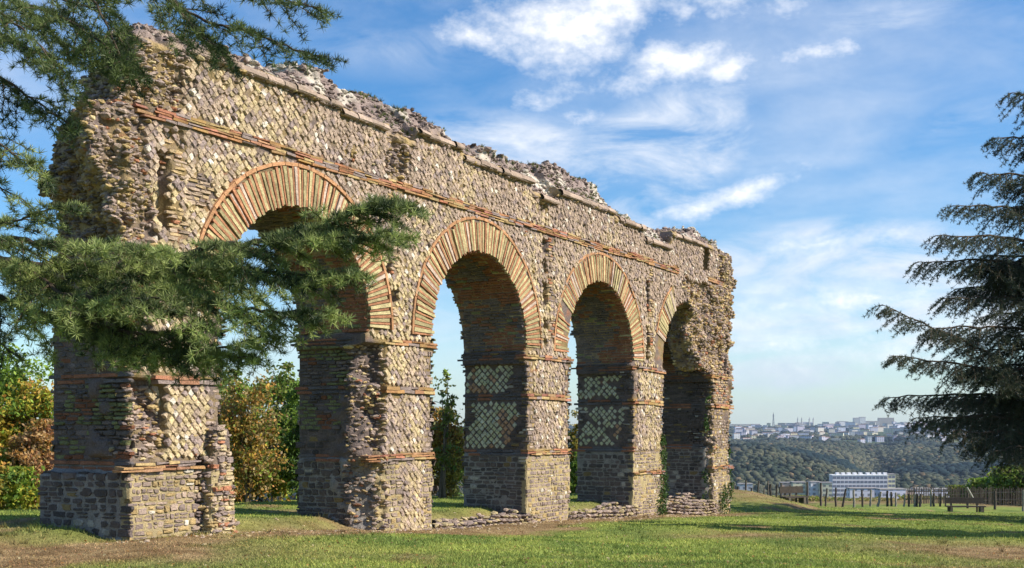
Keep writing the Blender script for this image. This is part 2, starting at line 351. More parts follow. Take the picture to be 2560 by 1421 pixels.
def vol_noise(cell, seed):
    rg = np.random.default_rng(seed)
    n = [int((g_[-1] - g_[0]) / cell) + 3 for g_ in (gs, gt, gz)]; L_ = rg.random(n).astype(np.float32)
    out = L_
    for ax, g_ in enumerate((gs, gt, gz)):
        q = (g_ - g_[0]) / cell; i_ = q.astype(int); f_ = (q - i_); f_ = f_ * f_ * (3 - 2 * f_)
        sh = [1, 1, 1]; sh[ax] = -1; f_ = f_.reshape(sh).astype(np.float32)
        out = np.take(out, i_, ax) * (1 - f_) + np.take(out, i_ + 1, ax) * f_
    return out - .5
Sg = gs[:, None, None].astype(np.float32); Tg = gt[None, :, None].astype(np.float32); Zg = gz[None, None, :].astype(np.float32)
S2, Z2 = np.meshgrid(gs, gz, indexing='ij')
E2 = front_e(S2, Z2).astype(np.float32)[:, None, :]; RU2 = ruin(S2, Z2).astype(np.float32)[:, None, :]
ft = np.clip(Tg / W, 0, 1)
sl = np.interp(gz, LF[:, 0], LF[:, 1])[None, None, :] * (1 - ft) + np.interp(gz, LB[:, 0], LB[:, 1])[None, None, :] * ft
sr = np.interp(gz, RE[:, 0], RE[:, 1])[None, None, :] + ft * .25
zt = np.interp(gs, TOP[:, 0], TOP[:, 1])[:, None, None]; zc = ZC(gs)[:, None, None].astype(np.float32)
tfront = E2 + np.clip(Zg - zc, 0, 2) * .75 - .08 * ((Zg > zc) & (Zg < zc + .15)) * (Sg > -.2) * (Sg < 21.4) + .04 * (Zg > zc + .15)
d = np.maximum(tfront - Tg, Tg - W - np.clip(zc - Zg, -2, 0) * .5)
ztv = zt - .35 * np.clip(Tg - 1.0, 0, 1) ** 2 * 2
d = np.maximum(d, Zg - ztv); d = np.maximum(d, sl - Sg); d = np.maximum(d, Sg - sr)
# openings: arches, then the gaps between piers below the springing
op = np.full((len(gs), 1, len(gz)), 9., np.float32)
for c in ARC:
    op = np.minimum(op, np.where(Zg > ZS, np.hypot(Sg - c, Zg - ZS) - RA, 9.))
for k in range(4):
    a, b = PIER[k][1], PIER[k + 1][0]
    imp = .10 * ((Zg > 1.40) & (Zg < 1.68)); g2 = np.where(Zg > 1.68, 1, 0)
    lo = np.where(g2, ARC[k] - RA - .02, a + imp); hi = np.where(g2, ARC[k] + RA + .02, b - imp)
    bt = .04 * np.clip(-.5 - Zg, 0, .04) * 25   # plinths step out a little below the lowest band
    op = np.minimum(op, np.where(Zg <= ZS, np.maximum(lo + bt - Sg, Sg - hi + bt), 9.))
# fallen fill hanging on the right of the fourth arch
hang = np.maximum(np.maximum(19.75 + .55 * np.clip(2.6 - Zg, 0, 3) - Sg + .0, 1.75 - Zg), Tg - .75)
op = np.maximum(op, -hang)
d = np.maximum(d, -op)
# stub beside the first pier
stub = np.maximum(np.maximum(.50 + .06 * np.clip(Zg + 1.5, 0, 2) - Sg, Sg - (1.06 - .10 * np.clip(Zg + 1.5, 0, 2))), np.maximum(-.16 - Tg, np.maximum(Tg - .8, Zg - .02)))
crack = np.maximum(np.maximum(.42 - Sg, Sg - .54), np.maximum(Zg + .05, Tg - .22)); d = np.maximum(d, -crack)
d = np.minimum(d, stub)
# chamfer lost at the near corner of the second pier
d = np.maximum(d, np.where((Zg < 1.45) & (Sg < 5.4) & (Sg > 3.5), (4.93 - Sg) - Tg * .95, -9))
d = np.maximum(d, np.where((Zg < 1.2) & (Sg < 21.9) & (Sg > 20.5), (21.42 - Sg) - Tg * .9, -9))
rough = np.maximum(RU2 * .8 * sstep(.95, .5, Tg), np.maximum(sstep(.35, .0, Sg - sl) * sstep(1.2, 1.7, Zg), np.maximum(sstep(-.3, -.05, d * 0 + Zg - ztv), sstep(.5, .1, sr - Sg) * sstep(-.2, .6, Zg)))) + .07 + .5 * (Tg > W - .3) * 0
nn = vol_noise(.55, 1) * .22 + vol_noise(.24, 2) * .16 + vol_noise(.11, 3) * .12
d = d + rough * nn * 1.25
d = d + .012 * np.sin(Zg * 2 * math.pi / .13) * rough           # coursing of the core
def surface_nets(d, h, org):
    inside = d < 0
    c = [inside[a:inside.shape[0] - 1 + a, b:inside.shape[1] - 1 + b, e:inside.shape[2] - 1 + e] for a in (0, 1) for b in (0, 1) for e in (0, 1)]
    cnt = sum(x.astype(np.int8) for x in c); act = (cnt > 0) & (cnt < 8)
    idx = -np.ones(act.shape, np.int64); I = np.argwhere(act); idx[act] = np.arange(len(I))
    acc = np.zeros((len(I), 3)); num = np.zeros(len(I)); corners = [(a, b, e) for a in (0, 1) for b in (0, 1) for e in (0, 1)]
    val = [d[I[:, 0] + a, I[:, 1] + b, I[:, 2] + e] for a, b, e in corners]
    for p in range(8):
        for q in range(p + 1, 8):
            if sum(abs(corners[p][k] - corners[q][k]) for k in range(3)) != 1: continue
            m = (val[p] < 0) != (val[q] < 0); t_ = np.where(m, val[p] / (val[p] - val[q] + 1e-12), 0)
            A = np.array(corners[p]); Bv = np.array(corners[q])
            acc += np.where(m[:, None], A + (Bv - A) * t_[:, None], 0); num += m
    V = (I + acc / num[:, None]) * h + np.array(org)
    F = []
    sh = inside.shape
    for ax in range(3):
        o1, o2 = [k for k in range(3) if k != ax]
        a = [slice(1, -1)] * 3; b = [slice(1, -1)] * 3; a[ax] = slice(0, -1); b[ax] = slice(1, None)
        e0 = inside[tuple(a)]; e1 = inside[tuple(b)]; X = np.argwhere(e0 != e1); fl = e0[e0 != e1]
        base = X.copy(); base[:, o1] += 1; base[:, o2] += 1
        def cell(da, db):
            c_ = base.copy(); c_[:, o1] -= da; c_[:, o2] -= db; return idx[c_[:, 0], c_[:, 1], c_[:, 2]]
        q = np.stack([cell(1, 1), cell(0, 1), cell(0, 0), cell(1, 0)], -1)
        sw = fl if ax != 1 else ~fl
        q[~sw] = q[~sw][:, ::-1]
        q = q[(q >= 0).all(1)]; F.append(q)
    return V, np.concatenate(F)
CV, CF = surface_nets(d, hs_, (gs[0], gt[0], gz[0]))
del d, nn, rough, tfront, hang, op
# weathered colours (albedo)
CREAM = np.array([.55, .445, .245]); PINK = np.array([.50, .385, .30]); GREY = np.array([.235, .185, .165]); OCHRE = np.array([.43, .315, .15]); BRICK = np.array([.36, .165, .095]); DARK = np.array([.13, .115, .11])
MOSS = np.array([.22, .23, .11]); WHITE = np.array([.66, .60, .50])
def mixc(a, b, k): return a * (1 - k[..., None]) + b * k[..., None]
def wall_tone(s, z, t=0):
    """slow change from cream to pinkish grey over the wall"""
    P = np.stack([s, z + 0 * s, t + 0 * s], -1)
    k = np.clip((vn(P, 1.3, 81, 3) - .44) * 4 + np.interp(s, [0, 6, 14, 22], [-.4, -.05, .3, .5]) + np.interp(z, [-2, 1.5, 4, 5.3], [-.35, -.3, .15, .45]) + .2, 0, 1)
    return k
def core_colour(V):
    s, t, z = V.T
    n1 = vn(V, .35, 91, 3); n2 = vn(V, .12, 92, 2)
    c = mixc(OCHRE * .8, GREY * 1.0, np.clip((n1 - .4) * 4, 0, 1)); c = mixc(c, PINK * .75, np.clip((n2 - .5) * 3, 0, 1) * .7)
    top = sstep(.1, .35, z - ZC(s)); wh = np.clip((vn(V, .5, 95, 3) - .47) * 8, 0, 1)
    c = mixc(c, mixc(GREY * 1.1, WHITE * .8, wh), top)
    fr_ = (t < .12) & (z < ZC(s)); c = np.where((fr_ & (z > -.6))[:, None], c * .66, c)
    c = np.where((fr_ & (z <= -.6))[:, None], CREAM * .66 * (.8 + .4 * n2[:, None]), c)
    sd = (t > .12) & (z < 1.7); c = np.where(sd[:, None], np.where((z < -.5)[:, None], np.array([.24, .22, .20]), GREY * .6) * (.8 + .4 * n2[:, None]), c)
    red = np.clip((vn(V * [1, 1, 3], .3, 97, 2) - .68) * 6, 0, 1) * (z < 4.6) * (z > .8)
    return mixc(c, BRICK * .8, red * .7)
nv = len(CV); fc = CV[CF].mean(1)
def region(p):
    """which part of the ruin a point belongs to: 0-4 piers, 5 spandrel wall, 6 channel wall, 7 vault"""
    s, t, z = p.T
    k = np.clip(np.searchsorted([3.6, 9.2, 14.7, 20.3], s), 0, 4)
    return np.where(z < 1.72, k, np.where(z < 4.4, 5, np.where(z < ZC(s) - .01, 6, 7)))
PARTS = {i_: MB() for i_ in range(8)}
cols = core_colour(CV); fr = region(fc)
for i_ in range(8):
    f_ = CF[fr == i_]
    if len(f_) == 0: continue
    u, inv = np.unique(f_, return_inverse=True); PARTS[i_].add(CV[u], inv.reshape(f_.shape), cols[u])

def put_stones(O, U, V, N, hw, hh, kind, colr, proud, dia=False, seed=0, sunk=.035):
    """lay rounded stones: O centre, U/V/N frame, half sizes; eight-sided outline in three rings"""
    n = len(O)
    if n == 0: return
    rg = np.random.default_rng(seed + n)
    a = np.arange(8) / 8 * 2 * math.pi
    if dia: ou = np.array([1, .53, 0, -.53, -1, -.53, 0, .53]); ov = np.array([0, .53, 1, .53, 0, -.53, -1, -.53])
    else: ou = np.array([1, .96, 0, -.96, -1, -.96, 0, .96]); ov = np.array([0, .9, 1, .9, 0, -.9, -1, -.9])
    js = .10 if dia else .14; ou = ou[None] * (1 + rg.normal(0, js, (n, 8))); ov = ov[None] * (1 + rg.normal(0, js, (n, 8)))
    rings = []
    nj = .09 if dia else .12
    for sc, k in ((1.0, -1), (.96, .55), (.80, 1.0)):
        hgt = np.where(k < 0, -sunk, proud * k) ; hgt = np.broadcast_to(hgt, (n,))
        q = rg.normal(0, .22, (n, 8)) * proud[:, None] if k > 0 else np.zeros((n, 8))
        rings.append(O[:, None] + (ou * sc * hw[:, None])[..., None] * U[:, None] + (ov * sc * hh[:, None])[..., None] * V[:, None] + (hgt[:, None] + q)[..., None] * N[:, None])
    ctr = O + N * (proud * (1.0 + rg.normal(0, .22, n)))[:, None]
    Vt = np.concatenate(rings + [ctr[:, None]], 1)
    j_ = np.arange(8); k_ = (j_ + 1) % 8
    q = np.concatenate([np.stack([r_ * 8 + j_, r_ * 8 + k_, r_ * 8 + 8 + k_, r_ * 8 + 8 + j_], -1) for r_ in (0, 1)])
    tr = np.stack([16 + j_, 16 + k_, np.full(8, 24)], -1)
    flip = np.einsum('ij,ij->i', np.cross(U, V), N) < 0
    reg = region(O + N * -.001) if kind is None else np.full(n, kind)
    for i_ in np.unique(reg):
        for fl in (False, True):
            m = (reg == i_) & (flip == fl)
            if not m.any(): continue
            k2 = m.sum(); off = np.arange(k2)[:, None, None] * 25
            qq = q[:, ::-1] if fl else q; tt = tr[:, ::-1] if fl else tr
            Cc = np.repeat(colr[m][:, None], 25, 1).reshape(-1, 3)
            B = PARTS[i_]; B.add(Vt[m].reshape(-1, 3), (qq[None] + off).reshape(-1, 4), Cc)
            B.V.append(np.zeros((0, 3))); B.C.append(np.zeros((0, 3))); B.F.append((tt[None] + off).reshape(-1, 3) + B.n - k2 * 25)
def vec(v, n): return np.tile(np.array(v, float), (n, 1))
BANDZ = [(4.28, 4.50), (1.50, 1.63), (.63, .79), (-.58, -.42)]
def in_band(z, m=.0):
    r = np.zeros(z.shape, bool)
    for a, b in BANDZ: r |= (z > a - m) & (z < b + m)
    return r
def solid_front(s, z, m=.0):
    """true where the front face exists"""
    ok = (s > np.interp(z, LF[:, 0], LF[:, 1]) + m) & (s < np.interp(z, RE[:, 0], RE[:, 1]) - m)
    for c in ARC: ok &= ~((z > ZS) & (np.hypot(s - c, z - ZS) < RA + m))
    for k in range(4): ok &= ~((z <= ZS) & (s > PIER[k][1] - m) & (s < PIER[k + 1][0] + m))
    ok |= (s > 19.9 + m) & (s < 21.5) & (z > 1.95) & (z < 3.6)
    return ok
def ftype(s, z):
    """front facing: 0 fallen, 1 diamond net, 2 squared courses, 3 thin courses"""
    ty = np.where(z < ZC(s) - .04, 1, 0)
    k = np.clip(np.searchsorted([3.6, 9.2, 14.7, 20.3], s), 0, 4); pa = np.array([p[0] for p in PIER])[k]; pb = np.array([p[1] for p in PIER])[k]
    P = np.stack([s, z], -1); w = (vn(P, .3, 14, 2) - .5) * .25
    edge = np.minimum(s - pa, pb - s) + w
    low = z < 1.66
    ty = np.where(low & (edge < .22), 2, ty)
    ty = np.where(low & (z < -.5) & np.isin(k, (0, 2)), 2, ty)
    ty = np.where(low & (z < -.5) & (k == 1) & (np.abs(s - 5.8 + w) > .33), 2, ty)
    ty = np.where((k == 3) & (z < -.5), 2, ty); ty = np.where((k == 4) & (z < 1.75), np.where(z > .7, 3, 2), ty)
    # quoin columns above the piers and a few thin-course repairs
    for c0 in (-.02, 5.2, 11.2, 16.75):
        ty = np.where((np.abs(s - c0 + w * .4) < .15) & (z > 1.7) & (z < 4.25) & (c0 < 4 or True) & (np.sin(z * 7 + c0) > -.3), 3, ty)
    ty = np.where((np.hypot(s - .45, z - 3.45) < .28), 3, ty)
    rr_ = np.stack([np.where(z > ZS - .05, np.hypot(s - c, z - ZS), 9) for c in ARC]); ring = ((rr_ > 0) & (rr_ < RA + .66)).any(0) & ~((s > 18.35) & (s < 23))
    bm = (z > 4.29) & (z < 4.49) & ((s < 18.6) | ((s > 20.9) & (s < 22.3))); bm |= (z > 1.49) & (z < 1.64) & (s > 3); bm |= (z > .62) & (z < .80)
    bm |= np.where(s < 14.7, (z > -.59) & (z < -.41), (z > -1.19) & (z < -1.03))
    ty = np.where(ring, -1, ty); ty = np.where(bm, -1, ty)
    ty = np.where((ruin(s, z) > .35) & (ty > 0), 0, ty)
    holes = vn(P, .2, 15, 1) > .93
    return np.where(holes & (ty == 1), 0, ty)
def stone_tone(s, z, t, n, seed, pal):
    rg = np.random.default_rng(seed); k = np.clip(wall_tone(s, z, t) * .8 + .2, 0, 1)
    r_ = rg.random(n)
    if pal == 'net':
        kk = np.clip(k + .12 + rg.normal(0, .22, n), 0, 1); c = mixc(CREAM, PINK, kk); c = c * (1 - .2 * k)[:, None] * rg.uniform(.82, 1.1, n)[:, None]; c = np.where(((r_ > .12) & (r_ < .24))[:, None], PINK * .68, c); c = np.where((r_ < .12)[:, None], GREY * 1.35, c); c = np.where((r_ > .96)[:, None], WHITE * .95, c)
    elif pal == 'block':
        c = mixc(GREY * .95, PINK * .72, rg.random(n) ** 1.4); c = np.where((r_ < .16)[:, None], OCHRE * .9, c); c = np.where((r_ > .95)[:, None], WHITE * .8, c)
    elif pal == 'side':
        c = mixc(DARK * .62, GREY * .62, rg.random(n)); c = np.where((r_ < .05)[:, None], OCHRE * .5, c); c = np.where((r_ > .965)[:, None], WHITE * .6, c)  # pier side stones kept darker than the front, shade put into their albedo
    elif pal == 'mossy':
        c = mixc(DARK * .85, GREY * .75, rg.random(n)); g_ = vn(np.stack([s, t, z], -1) * [1, 1, 2.2], .5, 55, 3) + rg.normal(0, .07, n); c = np.where((g_ > .52)[:, None], MOSS * .8, c)  # moss patches over side stones whose dark base carries painted shade
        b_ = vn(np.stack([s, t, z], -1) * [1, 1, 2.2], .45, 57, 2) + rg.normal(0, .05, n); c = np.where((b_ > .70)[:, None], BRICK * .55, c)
    elif pal == 'netshade':
        c = mixc(np.array([.46, .46, .28]), np.array([.52, .50, .38]), rg.random(n)); b_ = vn(np.stack([s, t, z], -1), .45, 58, 2); c = np.where((b_ > .72)[:, None], np.array([.42, .26, .16]), c)
    elif pal == 'brick':
        c = mixc(BRICK, BRICK * np.array([1.15, 1.35, 1.5]), rg.random(n)); c = np.where((r_ < .15)[:, None], BRICK * .55, c)
    elif pal == 'thin':
        c = mixc(OCHRE * 1.05, PINK * .8, rg.random(n)); c = np.where((r_ < .12)[:, None], BRICK, c); c = np.where((r_ > .85)[:, None], GREY, c)
    return c * (1 + rg.normal(0, .09, n))[:, None]
def courses(u0, u1, v0, v1, hr, wr, seed):
    """irregular courses of stones in a rectangle; returns centre u, v and half sizes"""
    rg = np.random.default_rng(seed); out = []; v = v0
    while v < v1:
        h_ = rg.uniform(*hr); u = u0 - rg.uniform(0, wr[1])
        while u < u1:
            w_ = rg.uniform(*wr); 
            if rg.random() < .22 and h_ > .085:
                out.append((u + w_ / 2, v + h_ * .25, w_ / 2 - .008, h_ * .25 - .006)); out.append((u + w_ / 2, v + h_ * .75, w_ / 2 - .008, h_ * .25 - .006))
            else: out.append((u + w_ / 2, v + h_ / 2 + rg.normal(0, .005), w_ / 2 - .009, h_ / 2 - .008))
            u += w_
        v += h_
    return np.array(out).T
NF = [0, -1, 0]
def front_stones():
    # diamond net
    p = .126
    a = np.arange(-1.8, 24, p); b = np.arange(-2.8, 5.5, p)
    A, B = np.meshgrid(a, b, indexing='ij'); s = np.concatenate([A.ravel(), A.ravel() + p / 2]); z = np.concatenate([B.ravel(), B.ravel() + p / 2])
    s = s + rng.normal(0, .008, len(s)); z = z + rng.normal(0, .008, len(s)) + .05 * (vn(np.stack([s, z], -1), 1.5, 18) - .5)
    m = solid_front(s, z, .05) & (ftype(s, z) == 1) & (rng.random(len(s)) > .03); s = s[m]; z = z[m]; n = len(s)
    t = front_e(s, z)
    put_stones(np.stack([s, t, z], -1), vec([1, 0, 0], n), vec([0, 0, 1], n), vec(NF, n), .057 + rng.normal(0, .004, n), .058 + rng.normal(0, .004, n), None,
               stone_tone(s, z, 0, n, 5, 'net'), rng.uniform(.008, .042, n), dia=True)
    for ty, hr, wr, pal, sd_ in ((2, (.055, .125), (.06, .23), 'block', 6), (3, (.05, .075), (.10, .26), 'thin', 7)):
        s, z, hw, hh = courses(-1.7, 23.8, -2.9, 5.4, hr, wr, sd_)
        m = solid_front(s, z, .015) & (ftype(s, z) == ty); s, z, hw, hh = s[m], z[m], hw[m], hh[m]; n = len(s)
        put_stones(np.stack([s, front_e(s, z), z], -1), vec([1, 0, 0], n), vec([0, 0, 1], n), vec(NF, n), hw * (.93 if ty == 2 else 1), hh * (.86 if ty == 2 else 1), None, stone_tone(s, z, 0, n, sd_ + 20, pal), rng.uniform(.004, .022 if ty == 2 else .035, n))
front_stones()
def stub_stones():
    s, z, hw, hh = courses(.50, 1.05, -1.9, 0, (.06, .12), (.10, .2), 400); top = 1.06 - .10 * np.clip(z + 1.5, 0, 2)
    m = (s + hw < top + .02) & (s - hw > .48 + .06 * np.clip(z + 1.5, 0, 2)); s, z, hw, hh = s[m], z[m], hw[m], hh[m]; n = len(s); co = _pal(n, 401)
    put_stones(np.stack([s, np.full(n, -.16), z], -1), vec([1, 0, 0], n), vec([0, 0, 1], n), vec(NF, n), hw, hh, 0, co, rng.uniform(.01, .05, n))
def _pal(n, sd):
    rg = np.random.default_rng(sd); r_ = rg.random(n); c = mixc(CREAM, PINK * .85, rg.random(n)); c = np.where((r_ < .15)[:, None], BRICK * 1.1, c); return np.where((r_ > .8)[:, None], GREY * 1.1, c)
stub_stones()
def plane_stones(k, side):
    """faces of pier k square to the wall; side -1 looks back to us, +1 away"""
    s0 = PIER[k][0] if side < 0 else PIER[k][1]
    ztop = 1.66
    def lay(t, z, hw, hh, pal, dia, seed, pr):
        n = len(t); ss = np.full(n, s0)
        if k == 0 and side < 0: f_ = np.clip(t / W, 0, 1); ss = np.interp(z, LF[:, 0], LF[:, 1]) * (1 - f_) + np.interp(z, LB[:, 0], LB[:, 1]) * f_
        if k == 4 and side > 0: ss = np.interp(z, RE[:, 0], RE[:, 1]) + np.clip(t / W, 0, 1) * .25
        ss = np.where((z > 1.40) & (z < 1.68) & ~((k == 0) & (side < 0)) & ~((k == 4) & (side > 0)), ss + side * .10, ss)
        if not ((k == 0 and side < 0) or (k == 4 and side > 0)): ss = ss + side * .04 * np.clip((-.5 - z) / .04, 0, 1)
        ok = (t > .02) & (t < W - .02)
        if k == 1 and side < 0: ok &= t > .42
        if k == 4 and side < 0: ok &= (t > .28) | (z > 1.2)
        t, z, hw, hh, ss = t[ok], z[ok], hw[ok], hh[ok], ss[ok]; n = len(t)
        put_stones(np.stack([ss, t, z], -1), vec([0, 1, 0], n), vec([0, 0, 1], n), vec([side, 0, 0], n), hw, hh, k if True else None, stone_tone(ss, z, t, n, seed, pal), rng.uniform(*pr, n), dia=dia)
    netw = (lambda t, z: (np.abs(t - .9 + .12 * np.sin(z * 5)) < .56) & (((z > -.40) & (z < .6)) | ((z > .82) & (z < 1.38)))) if k in (2, 3) else (lambda t, z: np.zeros(t.shape, bool))
    upper = k in (0, 1) and side < 0
    u, v, hw, hh = courses(0, W, -.42 if k != 1 else -.0, ztop, (.05, .085), (.1, .26), 100 + k)
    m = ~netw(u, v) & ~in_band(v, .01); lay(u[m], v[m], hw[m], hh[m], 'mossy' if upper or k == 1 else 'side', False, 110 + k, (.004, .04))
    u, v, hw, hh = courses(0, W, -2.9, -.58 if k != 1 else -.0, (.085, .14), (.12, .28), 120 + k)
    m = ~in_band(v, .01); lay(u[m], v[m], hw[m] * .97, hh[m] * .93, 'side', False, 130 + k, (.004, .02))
    p = .15; a = np.arange(0, W, p); b = np.arange(-.5, 1.5, p); A, B = np.meshgrid(a, b, indexing='ij')
    t = np.concatenate([A.ravel(), A.ravel() + p / 2]) + rng.normal(0, .006, A.size * 2); z = np.concatenate([B.ravel(), B.ravel() + p / 2]) + rng.normal(0, .006, A.size * 2)
    m = netw(t, z) & (rng.random(len(t)) > (.04 if k == 2 else .3)); t, z = t[m], z[m]; n = len(t)
    lay(t, z, np.full(n, .058), np.full(n, .06), 'netshade', True, 140 + k, (.01, .03))
    # tile bands
    for a_, b_ in BANDZ[1:]:
        if k == 0 and side < 0 and a_ > 1: continue
        for r_ in range(2):
            h_ = (b_ - a_) / 2; u = -.05
            while u < W:
                w_ = random.uniform(.26, .4); lay(np.array([u + w_ / 2]), np.array([a_ + h_ * (r_ + .5)]), np.array([w_ / 2 - .01]), np.array([h_ / 2 - .012]), 'brickshade', False, int(u * 999) + 200 + r_, (.02, .03)); u += w_
_old = stone_tone
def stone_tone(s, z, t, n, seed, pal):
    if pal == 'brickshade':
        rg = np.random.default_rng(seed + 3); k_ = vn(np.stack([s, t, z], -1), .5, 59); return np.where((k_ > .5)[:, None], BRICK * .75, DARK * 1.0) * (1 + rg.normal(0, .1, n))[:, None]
    return _old(s, z, t, n, seed, pal)
for k in range(5):
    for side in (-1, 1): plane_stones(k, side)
def soffit(c):
    """underside of each arch: tiles at the rim, rough courses within"""
    th = np.arange(-.02, math.pi, .055 / RA * 1.25)
    O = []; hw = []; ph = []; tt = []
    for a in th:
        t = .02
        while t < W:
            w_ = random.uniform(.12, .3); O.append(0); hw.append(w_ / 2 - .006); ph.append(a); tt.append(t + w_ / 2); t += w_
    ph = np.array(ph); tt = np.array(tt); hw = np.array(hw); n = len(ph)
    s = c + RA * np.cos(ph); z = ZS + RA * np.sin(ph); m = (tt < W - .03) & ~((c > 19) & (s > 19.2) & (tt < .85)); ph, tt, hw, s, z = ph[m], tt[m], hw[m], s[m], z[m]; n = len(ph)
    U = vec([0, 1, 0], n); N_ = np.stack([-np.cos(ph), 0 * ph, -np.sin(ph)], -1); V_ = np.stack([-np.sin(ph), 0 * ph, np.cos(ph)], -1)
    r_ = rng.random(n); g_ = vn(np.stack([s, tt * .7, z], -1), .5, int(c * 7), 2) + rng.normal(0, .1, n)
    rim = tt < .55
    co = np.where((g_ > np.where(rim, .42, .60))[:, None], BRICK * .8, mixc(DARK, GREY * .9, r_)); co = np.where((r_ > .95)[:, None], MOSS, co)
    put_stones(np.stack([s, tt, z], -1), U, V_, N_, hw, np.full(n, .027), 5, co, rng.uniform(.002, .035, n))
for c in ARC: soffit(c)
def back_face():
    s, z, hw, hh = courses(-.7, 23.4, -2.8, 5.3, (.08, .13), (.12, .3), 300)
    m = solid_front(s, z, .05) & (s > np.interp(z, LB[:, 0], LB[:, 1]) + .05); s, z, hw, hh = s[m], z[m], hw[m], hh[m]; n = len(s)
    put_stones(np.stack([s, np.full(n, W), z], -1), vec([1, 0, 0], n), vec([0, 0, 1], n), vec([0, 1, 0], n), hw, hh, None, stone_tone(s, z, 0, n, 301, 'block'), rng.uniform(.005, .03, n))
back_face()
# broken rubble standing out of the core wherever the facing is gone, and along the crown
def chunks(P, Nn, size, colr, kind=None, flat=.6):
    n = len(P); rg = np.random.default_rng(n)
    ph = (1 + 5 ** .5) / 2
    I = np.array([(-1, ph, 0), (1, ph, 0), (-1, -ph, 0), (1, -ph, 0), (0, -1, ph), (0, 1, ph), (0, -1, -ph), (0, 1, -ph), (ph, 0, -1), (ph, 0, 1), (-ph, 0, -1), (-ph, 0, 1)], float); I /= np.linalg.norm(I[0])
    Fi = np.array([(0, 11, 5), (0, 5, 1), (0, 1, 7), (0, 7, 10), (0, 10, 11), (1, 5, 9), (5, 11, 4), (11, 10, 2), (10, 7, 6), (7, 1, 8), (3, 9, 4), (3, 4, 2), (3, 2, 6), (3, 6, 8), (3, 8, 9), (4, 9, 5), (2, 4, 11), (6, 2, 10), (8, 6, 7), (9, 8, 1)])
    a = rg.random(n) * 6.28; Vl = I[None] * (1 + rg.normal(0, .16, (n, 12)))[..., None]; Vl = np.sign(Vl) * np.abs(Vl) ** .8
    Vl = Vl * np.stack([size * rg.uniform(.8, 1.5, n), size * rg.uniform(.7, 1.2, n), size * flat * rg.uniform(.6, 1.1, n)], -1)[:, None]
    ca, sa = np.cos(a), np.sin(a); X = Vl[..., 0] * ca[:, None] - Vl[..., 1] * sa[:, None]; Y = Vl[..., 0] * sa[:, None] + Vl[..., 1] * ca[:, None]
    Z = Vl[..., 2] + X * rg.normal(0, .12, n)[:, None]
    Vt = np.stack([X, Y, Z], -1) + (P + Nn * (size * .05)[:, None])[:, None]
    reg = region(P) if kind is None else np.full(n, kind)
    for i_ in np.unique(reg):
        m = reg == i_; k2 = m.sum()
        PARTS[i_].add(Vt[m].reshape(-1, 3), (Fi[None] + np.arange(k2)[:, None, None] * 12).reshape(-1, 3), np.repeat(colr[m][:, None], 12, 1).reshape(-1, 3))
def core_rubble():
    e1 = CV[CF[:, 1]] - CV[CF[:, 0]]; e2 = CV[CF[:, 3]] - CV[CF[:, 0]]; Nn = np.cross(e1, e2); Nn /= np.linalg.norm(Nn, axis=1)[:, None] + 1e-12
    s, t, z = fc.T
    front = (Nn[:, 1] < -.3)
    openrim = front & (t < .35) & (z < ZC(s))
    w = np.zeros(len(fc))
    w = np.where(openrim & (ftype(s, z) == 0) & (z > -2.6), 1.0, w)
    sl_ = np.interp(z, LF[:, 0], LF[:, 1]) * (1 - np.clip(t / W, 0, 1)) + np.interp(z, LB[:, 0], LB[:, 1]) * np.clip(t / W, 0, 1)
    w = np.where((s < sl_ + .22) & (z > -.4) & (z > 1.5), 1.0, w)
    w = np.where((z > ZC(s) + .12), .40, w)
    w = np.where((s > np.interp(z, RE[:, 0], RE[:, 1]) - .2), .6, w); w = np.where((s > 20.4) & (s < 21.1) & (z > 4.55) & (z < 5.3), 0, w)
    w = np.where((s > 19.6) & (s < 21.6) & (z > 1.6) & (z < 3.6) & (t < 1.0), .8, w)
    w = np.where((s > .4) & (s < 1.15) & (z < .1) & (z > -1.9) & (t < .85), .5, w)
    w = np.where((s > 4.4) & (s < 5.05) & (z < 1.5) & (t < .5) & (z > -2), .6, w)
    w = np.where((z < -2.7), 0, w)
    w = np.where((s > .36) & (s < .60) & (z < .05) & (z > -1.9) & (t < .4), 1., w)
    m = rng.random(len(fc)) < w * .3
    P = fc[m]; n = len(P); Nq = Nn[m]
    size = rng.uniform(.022, .06, n) * np.where(rng.random(n) < .12, 1.5, 1); r_ = rng.random(n)
    co = mixc(PINK * .85, GREY * 1.05, rng.random(n)); co = np.where((r_ < .22)[:, None], OCHRE, co); co = np.where((r_ > .93)[:, None], CREAM, co); co = np.where(((r_ > .3) & (r_ < .34) & (P[:, 2] < 4.7))[:, None], BRICK, co)
    top = P[:, 2] > ZC(P[:, 0]) + .1; wh = vn(P, .5, 95, 3) + rng.normal(0, .05, n)
    co = np.where((top & (wh > .56))[:, None], WHITE * .72, np.where(top[:, None], GREY * rng.uniform(.7, 1.3, n)[:, None], co))
    dk = (Nq[:, 0] < -.6) & (P[:, 1] > .3); co = np.where(dk[:, None], co * .55, co)  # rubble facing left is darkened, painting in the shade of that side
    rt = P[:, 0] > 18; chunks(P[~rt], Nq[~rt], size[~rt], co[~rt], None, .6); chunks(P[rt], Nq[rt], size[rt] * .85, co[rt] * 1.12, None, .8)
core_rubble()
